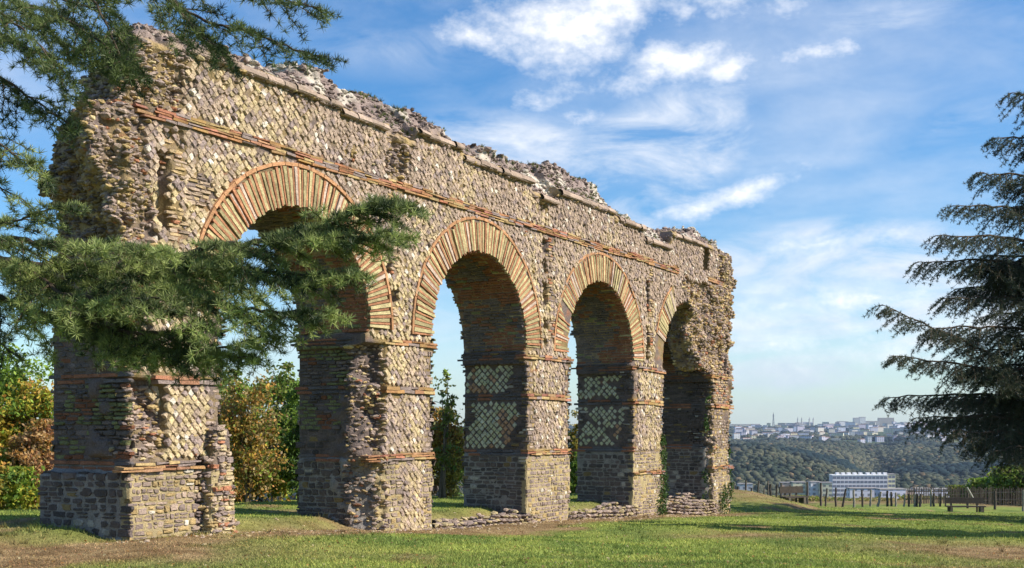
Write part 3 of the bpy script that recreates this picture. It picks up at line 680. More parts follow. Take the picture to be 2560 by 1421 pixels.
# voussoir rings
def ring(c, a0, a1, seed):
    rg = random.Random(seed); mb = MB(); a = a0
    B_ = 2
    while a < a1 - .02:
        brick = (B_ % 2 == 0); w = (.050 if brick else .068) / 2.1 * rg.uniform(.85, 1.15); B_ += 1
        if seed == 3 and brick and rg.random() < .72: brick = False; w *= .9
        b = min(a + w, a1); g_ = .006
        ro = RA + .61 + rg.uniform(-.05, .03); ri = RA + rg.uniform(-.02, .03); pr = -.024 + rg.uniform(-.016, .022)
        col = (np.array([.39, .19, .105]) if brick else np.array([.44, .375, .20])) * rg.uniform(.68, 1.15)
        if not brick and rg.random() < .15: col = np.array([.48, .38, .30]) * rg.uniform(.9, 1.1)
        # each stone is cut in 3 along its length so that its face can be uneven
        nr = 5; V = []
        for q in range(nr + 1):
            r_ = ri + (ro - ri) * q / nr; j1, j2 = rg.uniform(-.006, .006), rg.uniform(-.006, .006)
            for (aa_, y) in ((a + g_ / r_, pr + j1), (b - g_ / r_, pr + j2), (b - g_ / r_, .34), (a + g_ / r_, .34)):
                s_ = c - r_ * math.cos(aa_); z_ = ZS + r_ * math.sin(aa_)
                V.append((s_, y + float(0), z_))
        F = []
        for q in range(nr):
            o = q * 4
            F += [[o, o + 1, o + 5, o + 4], [o + 1, o + 2, o + 6, o + 5], [o + 3, o, o + 4, o + 7]]
        F += [[0, 3, 2, 1], [nr * 4, nr * 4 + 1, nr * 4 + 2, nr * 4 + 3]]
        mb.add(np.array(V), np.array(F), col); a = b
    # thin outer course of tiles
    a = a0
    while a < a1 - .02:
        b = min(a + rg.uniform(.11, .16), a1); ro = RA + .69; ri = RA + .635; V = []
        for aa_ in (a + .003, b - .003):
            for (r_, y) in ((ri, -.03), (ro, -.03), (ro, .1), (ri, .1)): V.append((c - r_ * math.cos(aa_), y, ZS + r_ * math.sin(aa_)))
        mb.add(np.array(V), [[0, 4, 5, 1], [1, 5, 6, 2], [0, 3, 7, 4], [0, 1, 2, 3], [4, 7, 6, 5]], np.array([.46, .25, .13]) * rg.uniform(.75, 1.1)); a = b
    return mb
for i_, (c, a0, a1) in enumerate([(ARC[0], .0, math.pi), (ARC[1], -.01, math.pi), (ARC[2], -.01, math.pi), (ARC[3], .33, 1.02)]):
    mb = ring(c, a0, a1, i_); mb.V = [v + [0, float(front_e(np.array([c]), np.array([ZS + 2.0]))[0]), 0] for v in mb.V]
    o = mb.build('arch_ring', M_brick, AQ)
    if i_ == 2: o['label'] = 'arch ring of pale stone with few bricks'
    if i_ == 3: o['label'] = 'broken remnant of arch ring'
# brick bands on the front
def band(s0, s1, z0, z1, rows, out, seed, keep=.93):
    rg = random.Random(seed); mb = MB(); h_ = (z1 - z0) / rows
    for r_ in range(rows):
        s = s0 - rg.uniform(0, .15)
        while s < s1:
            w = rg.uniform(.2, .42)
            if s + w / 2 > s0 and s + w / 2 < s1 and rg.random() < keep:
                e = float(front_e(np.array([s + w / 2]), np.array([(z0 + z1) / 2]))[0])
                w = min(w, s1 - s + .02); pr = out * rg.uniform(.55, 1.0); zz = z0 + h_ * (r_ + .5) + .02 * math.sin(s * 1.3)
                col = BRICK * rg.uniform(.75, 1.15) * np.array([1, rg.uniform(.95, 1.4), rg.uniform(.9, 1.3)])
                if rg.random() < .22: col = OCHRE * rg.uniform(.7, 1.1)
                if rg.random() < .14: col = GREY * 1.1
                n0 = mb.n; mb.box((s + w / 2, e + .06 - pr, zz), (w / 2 - .004, .09, h_ / 2 - rg.uniform(.003, .008)), col)
                mb.V[-1] = mb.V[-1] + np.random.default_rng(n0).normal(0, .006, mb.V[-1].shape)
            s += w
    return mb
band(-1.0, 18.6, 4.31, 4.475, 4, .026, 1).build('brick_band', M_brick, AQ)['label'] = 'long brick band above the arches'
band(20.9, 22.3, 4.32, 4.44, 2, .04, 2, 1).build('brick_band', M_brick, AQ)['label'] = 'short surviving piece of the upper brick band'
names = ['pier'] * 5 + ['spandrel_wall', 'channel_wall', 'channel_vault']
plabel = {0: 'end pier with a broken stub at its foot', 4: 'ragged far end pier under the broken arch', 1: 'pier with its near corner torn away'}
OB = {}
for i_ in range(8):
    o = PARTS[i_].build(names[i_], M_stone, AQ); OB[i_] = o
    if i_ in plabel: o['label'] = plabel[i_]
for k in range(5):
    for q, (z0, z1) in enumerate(BANDZ[1:]):
        a, b = PIER[k]
        if k == 0 and q == 0: continue
        if k == 1 and q < 2: a = 5.05
        if k == 0 and q == 1: a = -.35
        if k == 0: b = min(b, .50 if q == 2 else .8)
        if k >= 3 and q == 2: z0, z1 = z0 - .6, z1 - .62
        imp = .1 if q == 0 else 0
        rows = 3 if q == 2 else 2
        band(a - imp * (k > 1), b + imp * (k < 4), z0 + .015, z1 - .015, rows, .028, 10 * k + q, 1 if k < 3 else .93).build('brick_band', M_brick, OB[k])
# cornice slabs under the vault
mbc = MB(); rgc = random.Random(4); s = -.1
for (a, b) in ((-.15, 3.64), (3.7, 5.0), (5.98, 7.48), (7.55, 10.28), (10.66, 11.45), (11.55, 14.4), (14.68, 16.2), (16.32, 18.0), (18.35, 20.3)):
    zc_ = float(ZC(np.array([(a + b) / 2]))[0]); s = a
    mbc = MB()
    while s < b:
        w = min(rgc.uniform(.25, .7), b - s)
        if w < .06: break
        e = float(front_e(np.array([s + w / 2]), np.array([zc_]))[0])
        # slab with bevelled nose
        y0 = e - .115 + rgc.uniform(-.025, .02); zt_ = zc_ + .07 + rgc.uniform(-.01, .02); zb = zc_ - .015 + rgc.uniform(-.012, .01)
        V = [(x_, y, z_) for x_ in (s + .002, s + w - .002) for (y, z_) in ((e + .25, zb), (y0 + .02, zb), (y0, zb + .025), (y0 + .015, zt_ - .02), (y0 + .05, zt_ + .02), (e + .3, zt_ + .1))]
        V = np.array(V) + np.random.default_rng(int(s * 100) + 500).normal(0, .004, (12, 3))
        mbc.add(V, [[0, 6, 7, 1][::-1], [1, 7, 8, 2][::-1], [2, 8, 9, 3][::-1], [3, 9, 10, 4][::-1], [4, 10, 11, 5][::-1], [5, 11, 6, 0][::-1]], PINK * rgc.uniform(.55, .85))
        s += w
    mbc.build('cornice', M_stone, AQ)

# ------------------------------------------------------------ low foundation walls between the far piers
def low_wall(s0, s1, hfun, depth, seed, name, label):
    rg = np.random.default_rng(seed); n = int((s1 - s0) * 130 * depth * 1.6)
    cx, cy = from_st((s0 + s1) / 2, -.05); base = float(ground_z(cx, cy))
    o = empty(name, (cx, cy, base), math.pi / 2 - TH, label=label, cat='low wall')
    global PARTS
    keep = PARTS; PARTS = {0: MB()}
    L_ = []
    for lay in range(7):
        for row_t in np.arange(-.06, depth, .15):
            q = s0
            while q < s1:
                w = rg.uniform(.12, .24); h_ = lay * .085 + .02
                if h_ < float(hfun(q + w / 2)) * rg.uniform(.8, 1.15): L_.append((q + w / 2, row_t + rg.normal(0, .02), h_, w * .5))
                q += w
    L_ = np.array(L_); s, t, z, szs = L_.T; n = len(s); z = z + ground_z(*from_st(s, t)) - .03
    P = np.stack([s - (s0 + s1) / 2, t + .05, z - base], -1)
    co = mixc(PINK * .8, GREY * 1.0, rg.random(n)); co = np.where((rg.random(n) < .25)[:, None], CREAM * .75, co)
    chunks(P, vec([0, 0, 1], n), szs * .78, co, 0, .55)
    PARTS[0].build('stonework', M_stone, o); PARTS = keep
    return o
low_wall(6.5, 10.2, lambda s: .16 + .10 * sstep(8, 10, s), .45, 1, 'foundation_wall', 'low line of footing stones between the second and third piers')
low_wall(12.1, 15.8, lambda s: .18 + .12 * sstep(13, 15, s), .5, 2, 'foundation_wall', 'low line of footing stones between the third and fourth piers')
low_wall(17.7, 21.3, lambda s: .26 + .22 * sstep(18.2, 20.5, s), .6, 3, 'foundation_wall', 'knee-high rough stone footing between the two farthest piers')

# ------------------------------------------------------------ trees
def resample(P, n):
    P = np.asarray(P, float); dl = np.r_[0, np.cumsum(np.linalg.norm(np.diff(P, axis=0), axis=1))]; t = np.linspace(0, dl[-1], n)
    out = np.stack([np.interp(t, dl, P[:, k]) for k in range(3)], -1)
    for _ in range(2): out[1:-1] = (out[:-2] + 2 * out[1:-1] + out[2:]) / 4
    return out, dl[-1]
def needles(mb, P, A, k, ln, w, col, rg, spread=1.0):
    """a rosette of k needles at every point P pointing round axis A"""
    n = len(P)
    if n == 0: return
    Dv = A[:, None] + rg.normal(0, spread, (n, k, 3)); Dv /= np.linalg.norm(Dv, axis=2)[..., None]
    Wv = np.cross(Dv, rg.normal(0, 1, (n, k, 3))); Wv /= np.linalg.norm(Wv, axis=2)[..., None] + 1e-9
    L_ = ln * rg.uniform(.7, 1.15, (n, k, 1)); B0 = P[:, None] + Dv * ln * .05
    V = np.stack([B0 - Wv * w * .5, B0 + Wv * w * .5, B0 + Dv * L_ * .75 + Wv * w * .35, B0 + Dv * L_], 2).reshape(-1, 3)
    C = np.repeat(np.repeat(col[:, None], k, 1).reshape(-1, 3) * (1 + rg.normal(0, .12, (n * k, 1))), 4, 0)
    mb.add(V, np.arange(n * k)[:, None] * 4 + np.array([[0, 1, 2, 3]]), np.clip(C, 0.005, 1))
def spray(bark, leaf, pts, r0, r1, len2, gap2, len3, gap3, gapt, droop, nl, nw, nk, rg, c1, c2, start=0.0, flatness=.25, up=.5, lim=None):
    P, Ln = resample(pts, max(8, int(len(pts) * 6))); P[1:-1] += rg.normal(0, r0 * .35, (len(P) - 2, 3))
    bark.tube(P, np.linspace(r0, r1, len(P)), (.10, .075, .055), 7)
    dist = np.linspace(0, 1, len(P)); T = np.gradient(P, axis=0); T /= np.linalg.norm(T, axis=1)[:, None]
    n2 = max(2, int(Ln * (1 - start) / gap2)); TP = []; TA = []
    for q in range(n2):
        u = start + (1 - start) * (q + rg.uniform(.2, .8)) / n2; sd_ = 1 if q % 2 else -1
        p = np.array([np.interp(u, dist, P[:, k]) for k in range(3)]); t = np.array([np.interp(u, dist, T[:, k]) for k in range(3)])
        side = np.cross(t, [0, 0, 1]); side /= np.linalg.norm(side) + 1e-9
        dr = t * rg.uniform(.5, 1.0) + side * sd_ * rg.uniform(.5, 1.0) + np.array([0, 0, 1]) * (rg.normal(0, flatness) - droop * .3); dr /= np.linalg.norm(dr)
        l2 = len2 * (1.0 - .72 * max(0, u - .45) / .55) * rg.uniform(.55, 1.1); m = max(4, int(l2 / gap3))
        v = np.linspace(0, 1, m + 1)[:, None]; Q = p + dr * l2 * v + np.array([0, 0, -1]) * droop * l2 * v ** 2 * rg.uniform(.5, 1.2) + rg.normal(0, l2 * .012, (m + 1, 3)) * v
        bark.tube(Q, np.linspace(r1 * 1.1 + r0 * .08, r1 * .35, m + 1), (.13, .10, .07), 4)
        for j in range(1, m + 1):
            tt = Q[j] - Q[j - 1]; tt /= np.linalg.norm(tt) + 1e-9; s2 = np.cross(tt, [0, 0, 1]); s2 /= np.linalg.norm(s2) + 1e-9
            TP.append(Q[j]); TA.append(tt * .5 + [0, 0, up])
            l3 = len3 * (1 - .6 * j / m) * rg.uniform(.4, 1.2)
            if l3 > gapt * 1.5:
                d3 = tt * .8 + s2 * (1 if j % 2 else -1) * rg.uniform(.5, 1) + np.array([0, 0, 1]) * (rg.normal(0, flatness) - droop * .35); d3 /= np.linalg.norm(d3)
                e3 = Q[j] + d3 * l3 - np.array([0, 0, droop * l3 * .4]); bark.tube(np.array([Q[j], (Q[j] + e3) / 2 + [0, 0, l3 * .05], e3]), [r1 * .5, r1 * .4, r1 * .25], (.14, .11, .075), 3)
                kk = max(1, int(l3 / gapt)); uu = (np.arange(kk) + 1)[:, None] / kk; TP += list(Q[j] + (e3 - Q[j]) * uu + rg.normal(0, gapt * .15, (kk, 3))); TA += [d3 * .5 + [0, 0, up]] * kk
    TP = np.array(TP); TA = np.array(TA); m_ = np.clip(vn(TP, len2 * .45, 77, 2) * 2.2 - .6 + rg.normal(0, .2, len(TP)), 0, 1)[:, None]
    needles(leaf, TP, TA, nk, nl, nw, np.array(c1) * (1 - m_) + np.array(c2) * m_, rg)

def left_cedar():
    rg = np.random.default_rng(11)
    gz0 = float(ground_z(-5.4, 4.6)); root = empty('cedar_tree', (-5.4, 4.6, gz0), label='cedar reaching in from the left with sunlit green needle branches', cat='tree')
    tr = MB(); zz = np.linspace(0, 10, 24); tr.tube(np.stack([.1 * np.sin(zz * .7), .08 * np.cos(zz), zz - .2], -1), .38 * (1 - zz / 13) + .1 * np.exp(-zz * 2), (.12, .09, .07), 16); tr.build('trunk', M_bark, root)
    O = np.array([-5.4, 4.6, gz0])
    def limb(px, r0, r1, len2, gap2, len3, droop, name='limb', start=.02, Ytr=None, k=26, up=.55, gapt=.019, c2=(.34, .41, .13), flat=.25):
        pts = [at(*p) - O for p in px]; b = MB(); l = MB()
        if Ytr is not None:
            z0 = pts[0][2] + Ytr; tp = [[.1, 0, z0], [1.6, pts[0][1] * .5, (z0 + pts[0][2]) / 2 + .1]]; sub = np.array(tp + [list(pts[0])]); b.tube(resample(sub, 10)[0], np.linspace(r0 * 2.2, r0, 10), (.10, .075, .055), 8)
        spray(b, l, pts, r0, r1, len2, gap2, len3, .034, gapt, droop, .030, .0026, k, rg, (.026, .048, .017), c2, start=start, up=up, flatness=flat)  # dark and bright needle clumps: shaded and sunlit patches painted into the colour
        o = b.build('limb', M_bark, root, True); l.build('needles', M_needle, o)
    # the long low limb and its side limbs, lying in flat layers
    F = dict(gapt=.018, flat=.12)
    limb([(-90, 640, 4.7), (150, 668, 4.6), (330, 662, 4.5), (520, 622, 4.4), (700, 598, 4.3), (880, 545, 4.25), (1010, 505, 4.2)], .021, .004, .42, .036, .12, .36, Ytr=.4, **F)
    limb([(300, 665, 4.5), (430, 715, 4.3), (560, 765, 4.2), (700, 785, 4.15), (800, 775, 4.1)], .011, .003, .28, .037, .11, .34, **F)
    limb([(430, 650, 4.5), (600, 672, 4.3), (760, 690, 4.2), (880, 680, 4.1)], .010, .003, .26, .037, .11, .32, **F)
    limb([(640, 602, 4.35), (780, 590, 4.2), (900, 600, 4.15), (1000, 590, 4.1)], .009, .003, .22, .028, .09, .25, **F)
    limb([(780, 575, 4.3), (870, 530, 4.2), (940, 505, 4.2), (1000, 520, 4.15)], .008, .003, .16, .028, .08, .15, **F)
    limb([(60, 668, 4.6), (150, 735, 4.3), (260, 750, 4.2), (400, 745, 4.1)], .010, .003, .28, .037, .11, .34, **F)
    limb([(-80, 720, 4.6), (60, 768, 4.5), (200, 800, 4.4), (330, 833, 4.3), (430, 832, 4.25), (520, 815, 4.2)], .013, .003, .28, .038, .10, .36, Ytr=.6, **F)
    limb([(230, 810, 4.4), (330, 850, 4.3), (440, 880, 4.25), (560, 870, 4.2), (670, 835, 4.2)], .008, .0025, .21, .030, .09, .32, **F)
    limb([(250, 815, 4.4), (300, 870, 4.35), (380, 905, 4.3)], .006, .002, .13, .040, .08, .35, k=20)
    limb([(60, 770, 4.5), (90, 820, 4.4), (130, 870, 4.4)], .005, .002, .13, .05, .07, .5, k=18)
    limb([(400, 835, 4.25), (520, 890, 4.2), (640, 895, 4.2)], .006, .002, .15, .035, .08, .3, **F)
    limb([(-90, 590, 4.4), (20, 600, 4.3), (130, 606, 4.25), (260, 612, 4.2), (420, 625, 4.1)], .011, .003, .24, .036, .09, .25, **F)
    limb([(-80, 560, 4.4), (20, 560, 4.35), (60, 545, 4.3), (120, 525, 4.3), (200, 515, 4.3)], .006, .002, .15, .035, .07, .15)
    limb([(-60, 800, 4.5), (-10, 850, 4.45), (40, 890, 4.4)], .005, .002, .16, .05, .07, .5, k=18)
    # branches hanging in from above
    U = dict(k=24, gapt=.021, c2=(.145, .195, .06))
    limb([(-60, -60, 4.9), (60, 10, 4.8), (170, 50, 4.7), (260, 110, 4.6), (320, 180, 4.55)], .009, .003, .32, .050, .13, .3, Ytr=1.2, **U)
    limb([(330, -90, 4.8), (430, 10, 4.7), (530, 60, 4.6), (640, 85, 4.55), (740, 125, 4.5), (805, 140, 4.5)], .008, .0025, .26, .050, .11, .3, Ytr=1.5, **U)
    limb([(560, -70, 4.7), (640, -20, 4.6), (730, 5, 4.55), (800, 20, 4.5)], .006, .002, .17, .050, .10, .2, **U)
    limb([(-70, 40, 4.9), (40, 110, 4.8), (140, 150, 4.7), (240, 140, 4.6)], .008, .0025, .30, .050, .12, .3, Ytr=1.0, **U)
    limb([(-60, 160, 4.8), (30, 210, 4.7), (110, 270, 4.6), (190, 320, 4.55)], .007, .0025, .24, .050, .11, .35, Ytr=.9, **U)
    limb([(-80, 300, 4.4), (-10, 350, 4.3), (50, 400, 4.2), (100, 420, 4.1)], .006, .002, .18, .045, .09, .3, k=24)
    limb([(180, -60, 4.6), (240, 10, 4.55), (280, 90, 4.5), (310, 160, 4.5)], .006, .002, .24, .050, .11, .35, **U)
    limb([(400, -70, 4.7), (450, 30, 4.6), (500, 90, 4.55), (560, 125, 4.5)], .006, .002, .24, .050, .11, .35, **U)
    limb([(-60, -10, 4.5), (40, 60, 4.45), (100, 110, 4.4), (150, 190, 4.4)], .006, .002, .26, .050, .11, .35, **U)
    limb([(60, -60, 4.9), (150, 0, 4.8), (230, 20, 4.75), (300, 10, 4.7)], .006, .002, .26, .050, .11, .3, **U)
    limb([(-60, 430, 4.7), (0, 470, 4.6), (60, 500, 4.6), (100, 560, 4.6)], .005, .002, .12, .06, .08, .4, k=18)
left_cedar()

def right_cedar():
    rg = np.random.default_rng(5); X, Y = 18.6, 39.0; gz0 = float(ground_z(X, Y))
    root = empty('cedar_tree', (X, Y, gz0), label='big dark cedar at the right edge with drooping tiered limbs', cat='tree')
    tr = MB(); zz = np.linspace(0, 15.5, 30); tr.tube(np.stack([.1 * np.sin(zz * .5), .1 * np.cos(zz * .4), zz - .3], -1), .42 * (1 - zz / 16.5) + .03, (.10, .08, .065), 14); tr.build('trunk', M_bark, root)
    O = np.array([X, Y, gz0]); tips = []
    for (px, py, sag) in [(2520, 235, .2), (2478, 345, .2), (2440, 432, .2), (2383, 515, .1), (2338, 590, .1), (2294, 655, .1), (2350, 745, .3), (2205, 762, 5.4), (2228, 890, 2.0), (2212, 995, .3), (2290, 1045, .5), (2330, 820, .2), (2380, 1080, .6)]:
        tips.append((at(px, py, 37.5 + rg.uniform(-1.5, 1.5)) - O, sag))
    for q in range(92):
        z = rg.uniform(1.0, 14.2); a = rg.uniform(0, 6.283); l = (1 - (z / 16.5) ** 1.2) * rg.uniform(4.0, 6.0)
        tips.append((np.array([math.cos(a) * l * (1.12 if math.cos(a) < 0 else .9), math.sin(a) * l, z + l * .10]), rg.uniform(-.1, .4)))
    for tip, sag in tips:
        l_ = math.hypot(tip[0], tip[1]); root_z = min(tip[2] - .05 * l_ + sag * -.6, 14.5)
        mid = tip * .5; mid[2] = (tip[2] + root_z) / 2 + .12 * l_ * .5
        b = MB(); l = MB()
        spray(b, l, [[0, 0, root_z], mid, tip], .075, .012, 1.35, .125, .5, .14, .09, .6, .10, .015, 15, rg, (.035, .048, .032), (.09, .115, .07), start=.12, up=.1, flatness=.12)
        o = b.build('limb', M_bark, root, True); l.build('needles', M_needle, o)
right_cedar()

def leafy(name, label, px, Y, ytop, hw, cols, n, leaf=.07, seed=0, group=None, cat='tree', base_dz=0, stems=5, low=.0, fill=1.0):
    rg = np.random.default_rng(seed + 900); p = at(px, 0, Y); x, y = p[0], p[1]; z0 = float(ground_z(x, y)) if y < 100 else 0
    H = (1075 - ytop) / 3000 * Y - z0; Wd = hw / 3000 * Y
    root = empty(name, (x, y, z0 - .1), label=label, cat=cat, **({'group': group} if group else {}))
    tr = MB(); ends = []
    for q in range(stems):
        a = rg.uniform(0, 6.28); top = np.array([math.cos(a) * Wd * rg.uniform(.1, .75), math.sin(a) * Wd * rg.uniform(.1, .75), H * rg.uniform(.6, .97)])
        P, _ = resample([[rg.normal(0, .08), rg.normal(0, .08), 0], top * [.25, .25, .4] + rg.normal(0, .08, 3), top], 10); tr.tube(P, np.linspace(.014 * H, .008, 10), (.14, .115, .085), 5)
        for w in range(9):
            u = rg.integers(3, 9); e = P[u] + np.array([rg.normal(0, 1), rg.normal(0, 1), rg.uniform(-.1, .9)]) * Wd * .38; tr.tube(np.array([P[u], (P[u] + e) / 2 + [0, 0, .05], e]), [.012, .008, .004], (.14, .115, .085), 3); ends.append(e)
        ends.append(top)
    tr.build('trunk', M_bark, root)
    m = int(46 * fill); C = rg.normal(0, 1, (m, 3)); C /= np.linalg.norm(C, axis=1)[:, None]; C *= rg.uniform(.35, 1, (m, 1)) ** .5
    zc_ = low + (1 - low) * .52; C = C * [Wd, Wd, H * (1 - low) * .48] + [0, 0, H * zc_]; C = np.vstack([C, np.array(ends)])
    C = C[C[:, 2] > .12]
    ix = rg.integers(0, len(C), n); sp = Wd * rg.uniform(.10, .26, len(C)); Pn = C[ix] + rg.normal(0, 1, (n, 3)) * sp[ix][:, None] * [1, 1, .7]
    Pn[:, 2] = np.clip(Pn[:, 2], .05, H)
    A = rg.normal(0, 1, (n, 3)); A /= np.linalg.norm(A, axis=1)[:, None]; Bv = np.cross(A, rg.normal(0, 1, (n, 3))); Bv /= np.linalg.norm(Bv, axis=1)[:, None]
    sz = leaf * rg.uniform(.6, 1.3, (n, 1)); V = np.stack([Pn - A * sz, Pn + Bv * sz * .55, Pn + A * sz, Pn - Bv * sz * .55], 1).reshape(-1, 3)
    ck = vn(C, Wd * .6, seed, 2)[ix] + rg.normal(0, .13, n); cols = np.array(cols); t = np.clip((ck - .2) / .6, 0, .999) * (len(cols) - 1); i0 = t.astype(int); f = (t - i0)[:, None]
    cc_ = cols[i0] * (1 - f) + cols[np.minimum(i0 + 1, len(cols) - 1)] * f; cc_ = cc_ * 1.35 * (1 + rg.normal(0, .2, (n, 1)))
    l = MB(); l.add(V, np.arange(n)[:, None] * 4 + np.arange(4)[None], np.repeat(np.clip(cc_, .01, 1), 4, 0)); l.build('foliage', M_leaf, root)
GR = (.07, .13, .025); BG = (.16, .24, .03); YE = (.36, .28, .04); OR = (.34, .17, .04); RU = (.25, .12, .06); DG = (.035, .07, .02); OL = (.14, .13, .04); TAN = (.33, .24, .12)
leafy('tree', 'bright green tree at the far left edge behind the end pier', -50, 36, 850, 130, [DG, GR, BG, BG], 16000, .075, 1)
leafy('tree', 'green tree with yellowing leaves left of the end pier', 60, 35, 930, 95, [GR, BG, YE, OR], 12000, .075, 2)
leafy('shrub', 'rusty brown shrub beside the dark side of the end pier', 105, 34, 1040, 70, [RU, TAN, OR, OL], 9000, .06, 3, cat='shrub')
leafy('shrub', 'low yellow-green shrub at the lower left edge', 10, 33, 1160, 85, [GR, BG, YE, BG], 4600, .075, 4, cat='shrub')
leafy('shrub', 'orange-brown shrub at the far left edge', -60, 32, 1130, 70, [OR, YE, OL, GR], 6000, .06, 41, cat='shrub')
leafy('tree', 'golden orange tree seen through the first arch', 620, 35, 915, 80, [OR, YE, GR, OR, OL, TAN, BG], 9000, .06, 5, fill=.8)
leafy('tree', 'tall green tree seen through the first arch', 690, 40, 880, 70, [DG, GR, BG, OL, GR], 9000, .07, 6, fill=.8)
leafy('tree', 'dark green tree touching the left side of the second pier', 750, 37, 930, 55, [DG, GR, BG, GR], 8000, .065, 7)
leafy('tree', 'dark green tree behind the right side of the end pier', 565, 41, 905, 70, [DG, GR, OL, BG], 9000, .07, 8)
leafy('shrub', 'green and orange undergrowth below the golden tree', 655, 38, 1120, 95, [GR, BG, OR, BG, YE, BG], 4200, .075, 9, cat='shrub')
leafy('shrub', 'leafy shrub with red leaves beside the broken stub', 590, 37, 1130, 45, [RU, OR, GR, BG], 6000, .05, 10, cat='shrub')
leafy('shrub', 'dense olive and gold shrub seen through the second arch', 1105, 38, 1010, 55, [OL, YE, OL, OR], 12000, .055, 11, cat='shrub')
leafy('sapling', 'sparse tall sapling against the sky in the second arch', 1112, 36, 900, 30, [GR, OL, BG], 900, .06, 12, stems=4, low=.55, fill=.4)
leafy('shrub', 'dark green shrub beside the side of the third pier', 1140, 41, 1060, 40, [DG, GR, OL], 6000, .055, 13, cat='shrub')
leafy('shrub', 'gold and green shrub seen through the third arch', 1440, 44, 1020, 30, [YE, OL, GR, OR], 6000, .055, 14, cat='shrub')
leafy('shrub', 'bright green low shrub in the third arch', 1452, 40, 1120, 34, [GR, BG, GR], 5000, .055, 15, cat='shrub')
leafy('tree', 'green tree hidden mostly behind the second pier', 880, 46, 960, 120, [DG, GR, BG, OR], 9000, .08, 16)
leafy('tree', 'yellowing tree mostly hidden behind the end pier', 350, 42, 930, 130, [GR, YE, OR, GR], 9000, .08, 17)
leafy('tree', 'olive tree mostly hidden behind the third pier', 1270, 52, 1030, 90, [OL, GR, DG], 7000, .08, 18)
for q_, (px_, Y_, yt_, hw_) in enumerate([(-260, 38, 900, 110), (-180, 33, 1060, 90), (230, 45, 960, 100), (480, 46, 930, 90), (980, 50, 1000, 80), (1010, 44, 1090, 70), (1200, 56, 1040, 60), (1340, 54, 1050, 60), (1560, 66, 1080, 50)]):
    leafy('tree', ['green tree farthest out beyond the left edge', 'low yellowing tree beyond the left edge', 'green tree behind the dark side of the end pier', 'tall tree just left of the first arch opening, behind the wall', 'tree hidden behind the second pier and arch', 'low bushy tree hidden behind the second pier', 'tree behind the dark side of the third pier', 'tree behind the front of the third pier', 'small tree behind the fourth pier'][q_], px_, Y_, yt_, hw_, [[DG, GR, BG], [GR, YE, OR]][q_ % 2], 4500, .1, 120 + q_)
leafy('shrub', 'olive shrub beyond the fence at the right edge', 2550, 84, 1165, 75, [OL, GR, BG, OL], 9000, .14, 19, cat='shrub')
leafy('shrub', 'pale green shrub behind the right-hand bench', 2470, 86, 1195, 50, [OL, BG, GR], 6000, .13, 20, cat='shrub')
leafy('shrub', 'small shrub left of the leaning pole beyond the fence', 2405, 88, 1212, 30, [GR, OL, BG], 4000, .12, 21, cat='shrub')
for q, (px, w, yt) in enumerate([(1850, 40, 1243), (2000, 60, 1240), (2100, 60, 1247), (2200, 60, 1246), (2300, 50, 1240)]):
    leafy('bush', ['low dry bush beyond the leftmost fence posts', 'low bush just beyond the fence right of the small bench', 'low bush beyond the fence below the left end of the white slab', 'low bush beyond the fence below the right end of the white slab', 'low bush beyond the fence left of the lone dark bench'][q], px, 93 + q, yt, w, [GR, TAN, OL, BG], 2500, .12, 60 + q, cat='bush', group='low bushes beyond the post fence', stems=3)
# trees standing outside the right edge; their long shadows cross the lawn
for q, (x, y, H, wd) in enumerate([(15.5, 22.3, 10.5, .9), (18, 24.0, 12.5, 1.2), (24, 32.5, 13, 1.4), (27, 41, 14, 1.8)]):
    Yq = y; px = 1280 + 3000 * x / y; g0 = float(ground_z(x, y)); yt = 1075 - (H + g0) * 3000 / y
    leafy('tree', ['slim tree nearest the viewer outside the right edge', 'second slim tree outside the right edge', 'third slim tree outside the right edge', 'broad tree farthest back outside the right edge'][q], px, y, yt, wd * 3000 / y, [DG, GR, BG], 14000, .13, 80 + q, low=.05)

# ivy clinging to the far piers
def ivy(label, pts, n, seed, leaf=.035):
    rg = np.random.default_rng(seed); pts = np.array(pts, float); c = pts.mean(0); x, y = from_st(c[0], c[1])
    root = empty('ivy', (x, y, c[2]), math.pi / 2 - TH, label=label, cat='ivy'); ix = rg.integers(0, len(pts), n)
    P = pts[ix, :3] + rg.normal(0, 1, (n, 3)) * pts[ix, 3:4] * [1, .35, 1.2] - c[:3]
    A = rg.normal(0, 1, (n, 3)); A /= np.linalg.norm(A, axis=1)[:, None]; Bv = np.cross(A, rg.normal(0, 1, (n, 3))); Bv /= np.linalg.norm(Bv, axis=1)[:, None]; sz = leaf * rg.uniform(.6, 1.3, (n, 1))
    V = np.stack([P - A * sz, P + Bv * sz * .7, P + A * sz, P - Bv * sz * .7], 1).reshape(-1, 3); g_ = np.array(DG) + (np.array(GR) * 1.1 - np.array(DG)) * rg.random((n, 1))
    l = MB(); l.add(V, np.arange(n)[:, None] * 4 + np.arange(4)[None], np.repeat(g_, 4, 0)); l.build('leaves', M_leaf, root)
    st = MB()
    for q in range(0, len(pts) - 1): st.tube(np.array([pts[q, :3] - c[:3], (pts[q, :3] + pts[q + 1, :3]) / 2 - c[:3] + rg.normal(0, .03, 3), pts[q + 1, :3] - c[:3]]), .01, (.12, .09, .06), 4)
    st.build('stems', M_bark, root)
ivy('ivy climbing the right edge of the fourth pier', [(17.3, -.08, -2.1, .16), (17.45, -.06, -1.7, .14), (17.5, -.04, -1.2, .12), (17.5, -.03, -.7, .1), (17.5, -.02, -.3, .07)], 1100, 1)
ivy('ivy at the foot of the far end pier', [(22.0, -.1, -2.3, .16), (22.2, -.08, -2.0, .14), (22.75, -.03, -1.8, .12), (22.9, .1, -1.3, .1), (22.9, .1, -.7, .08)], 800, 2)
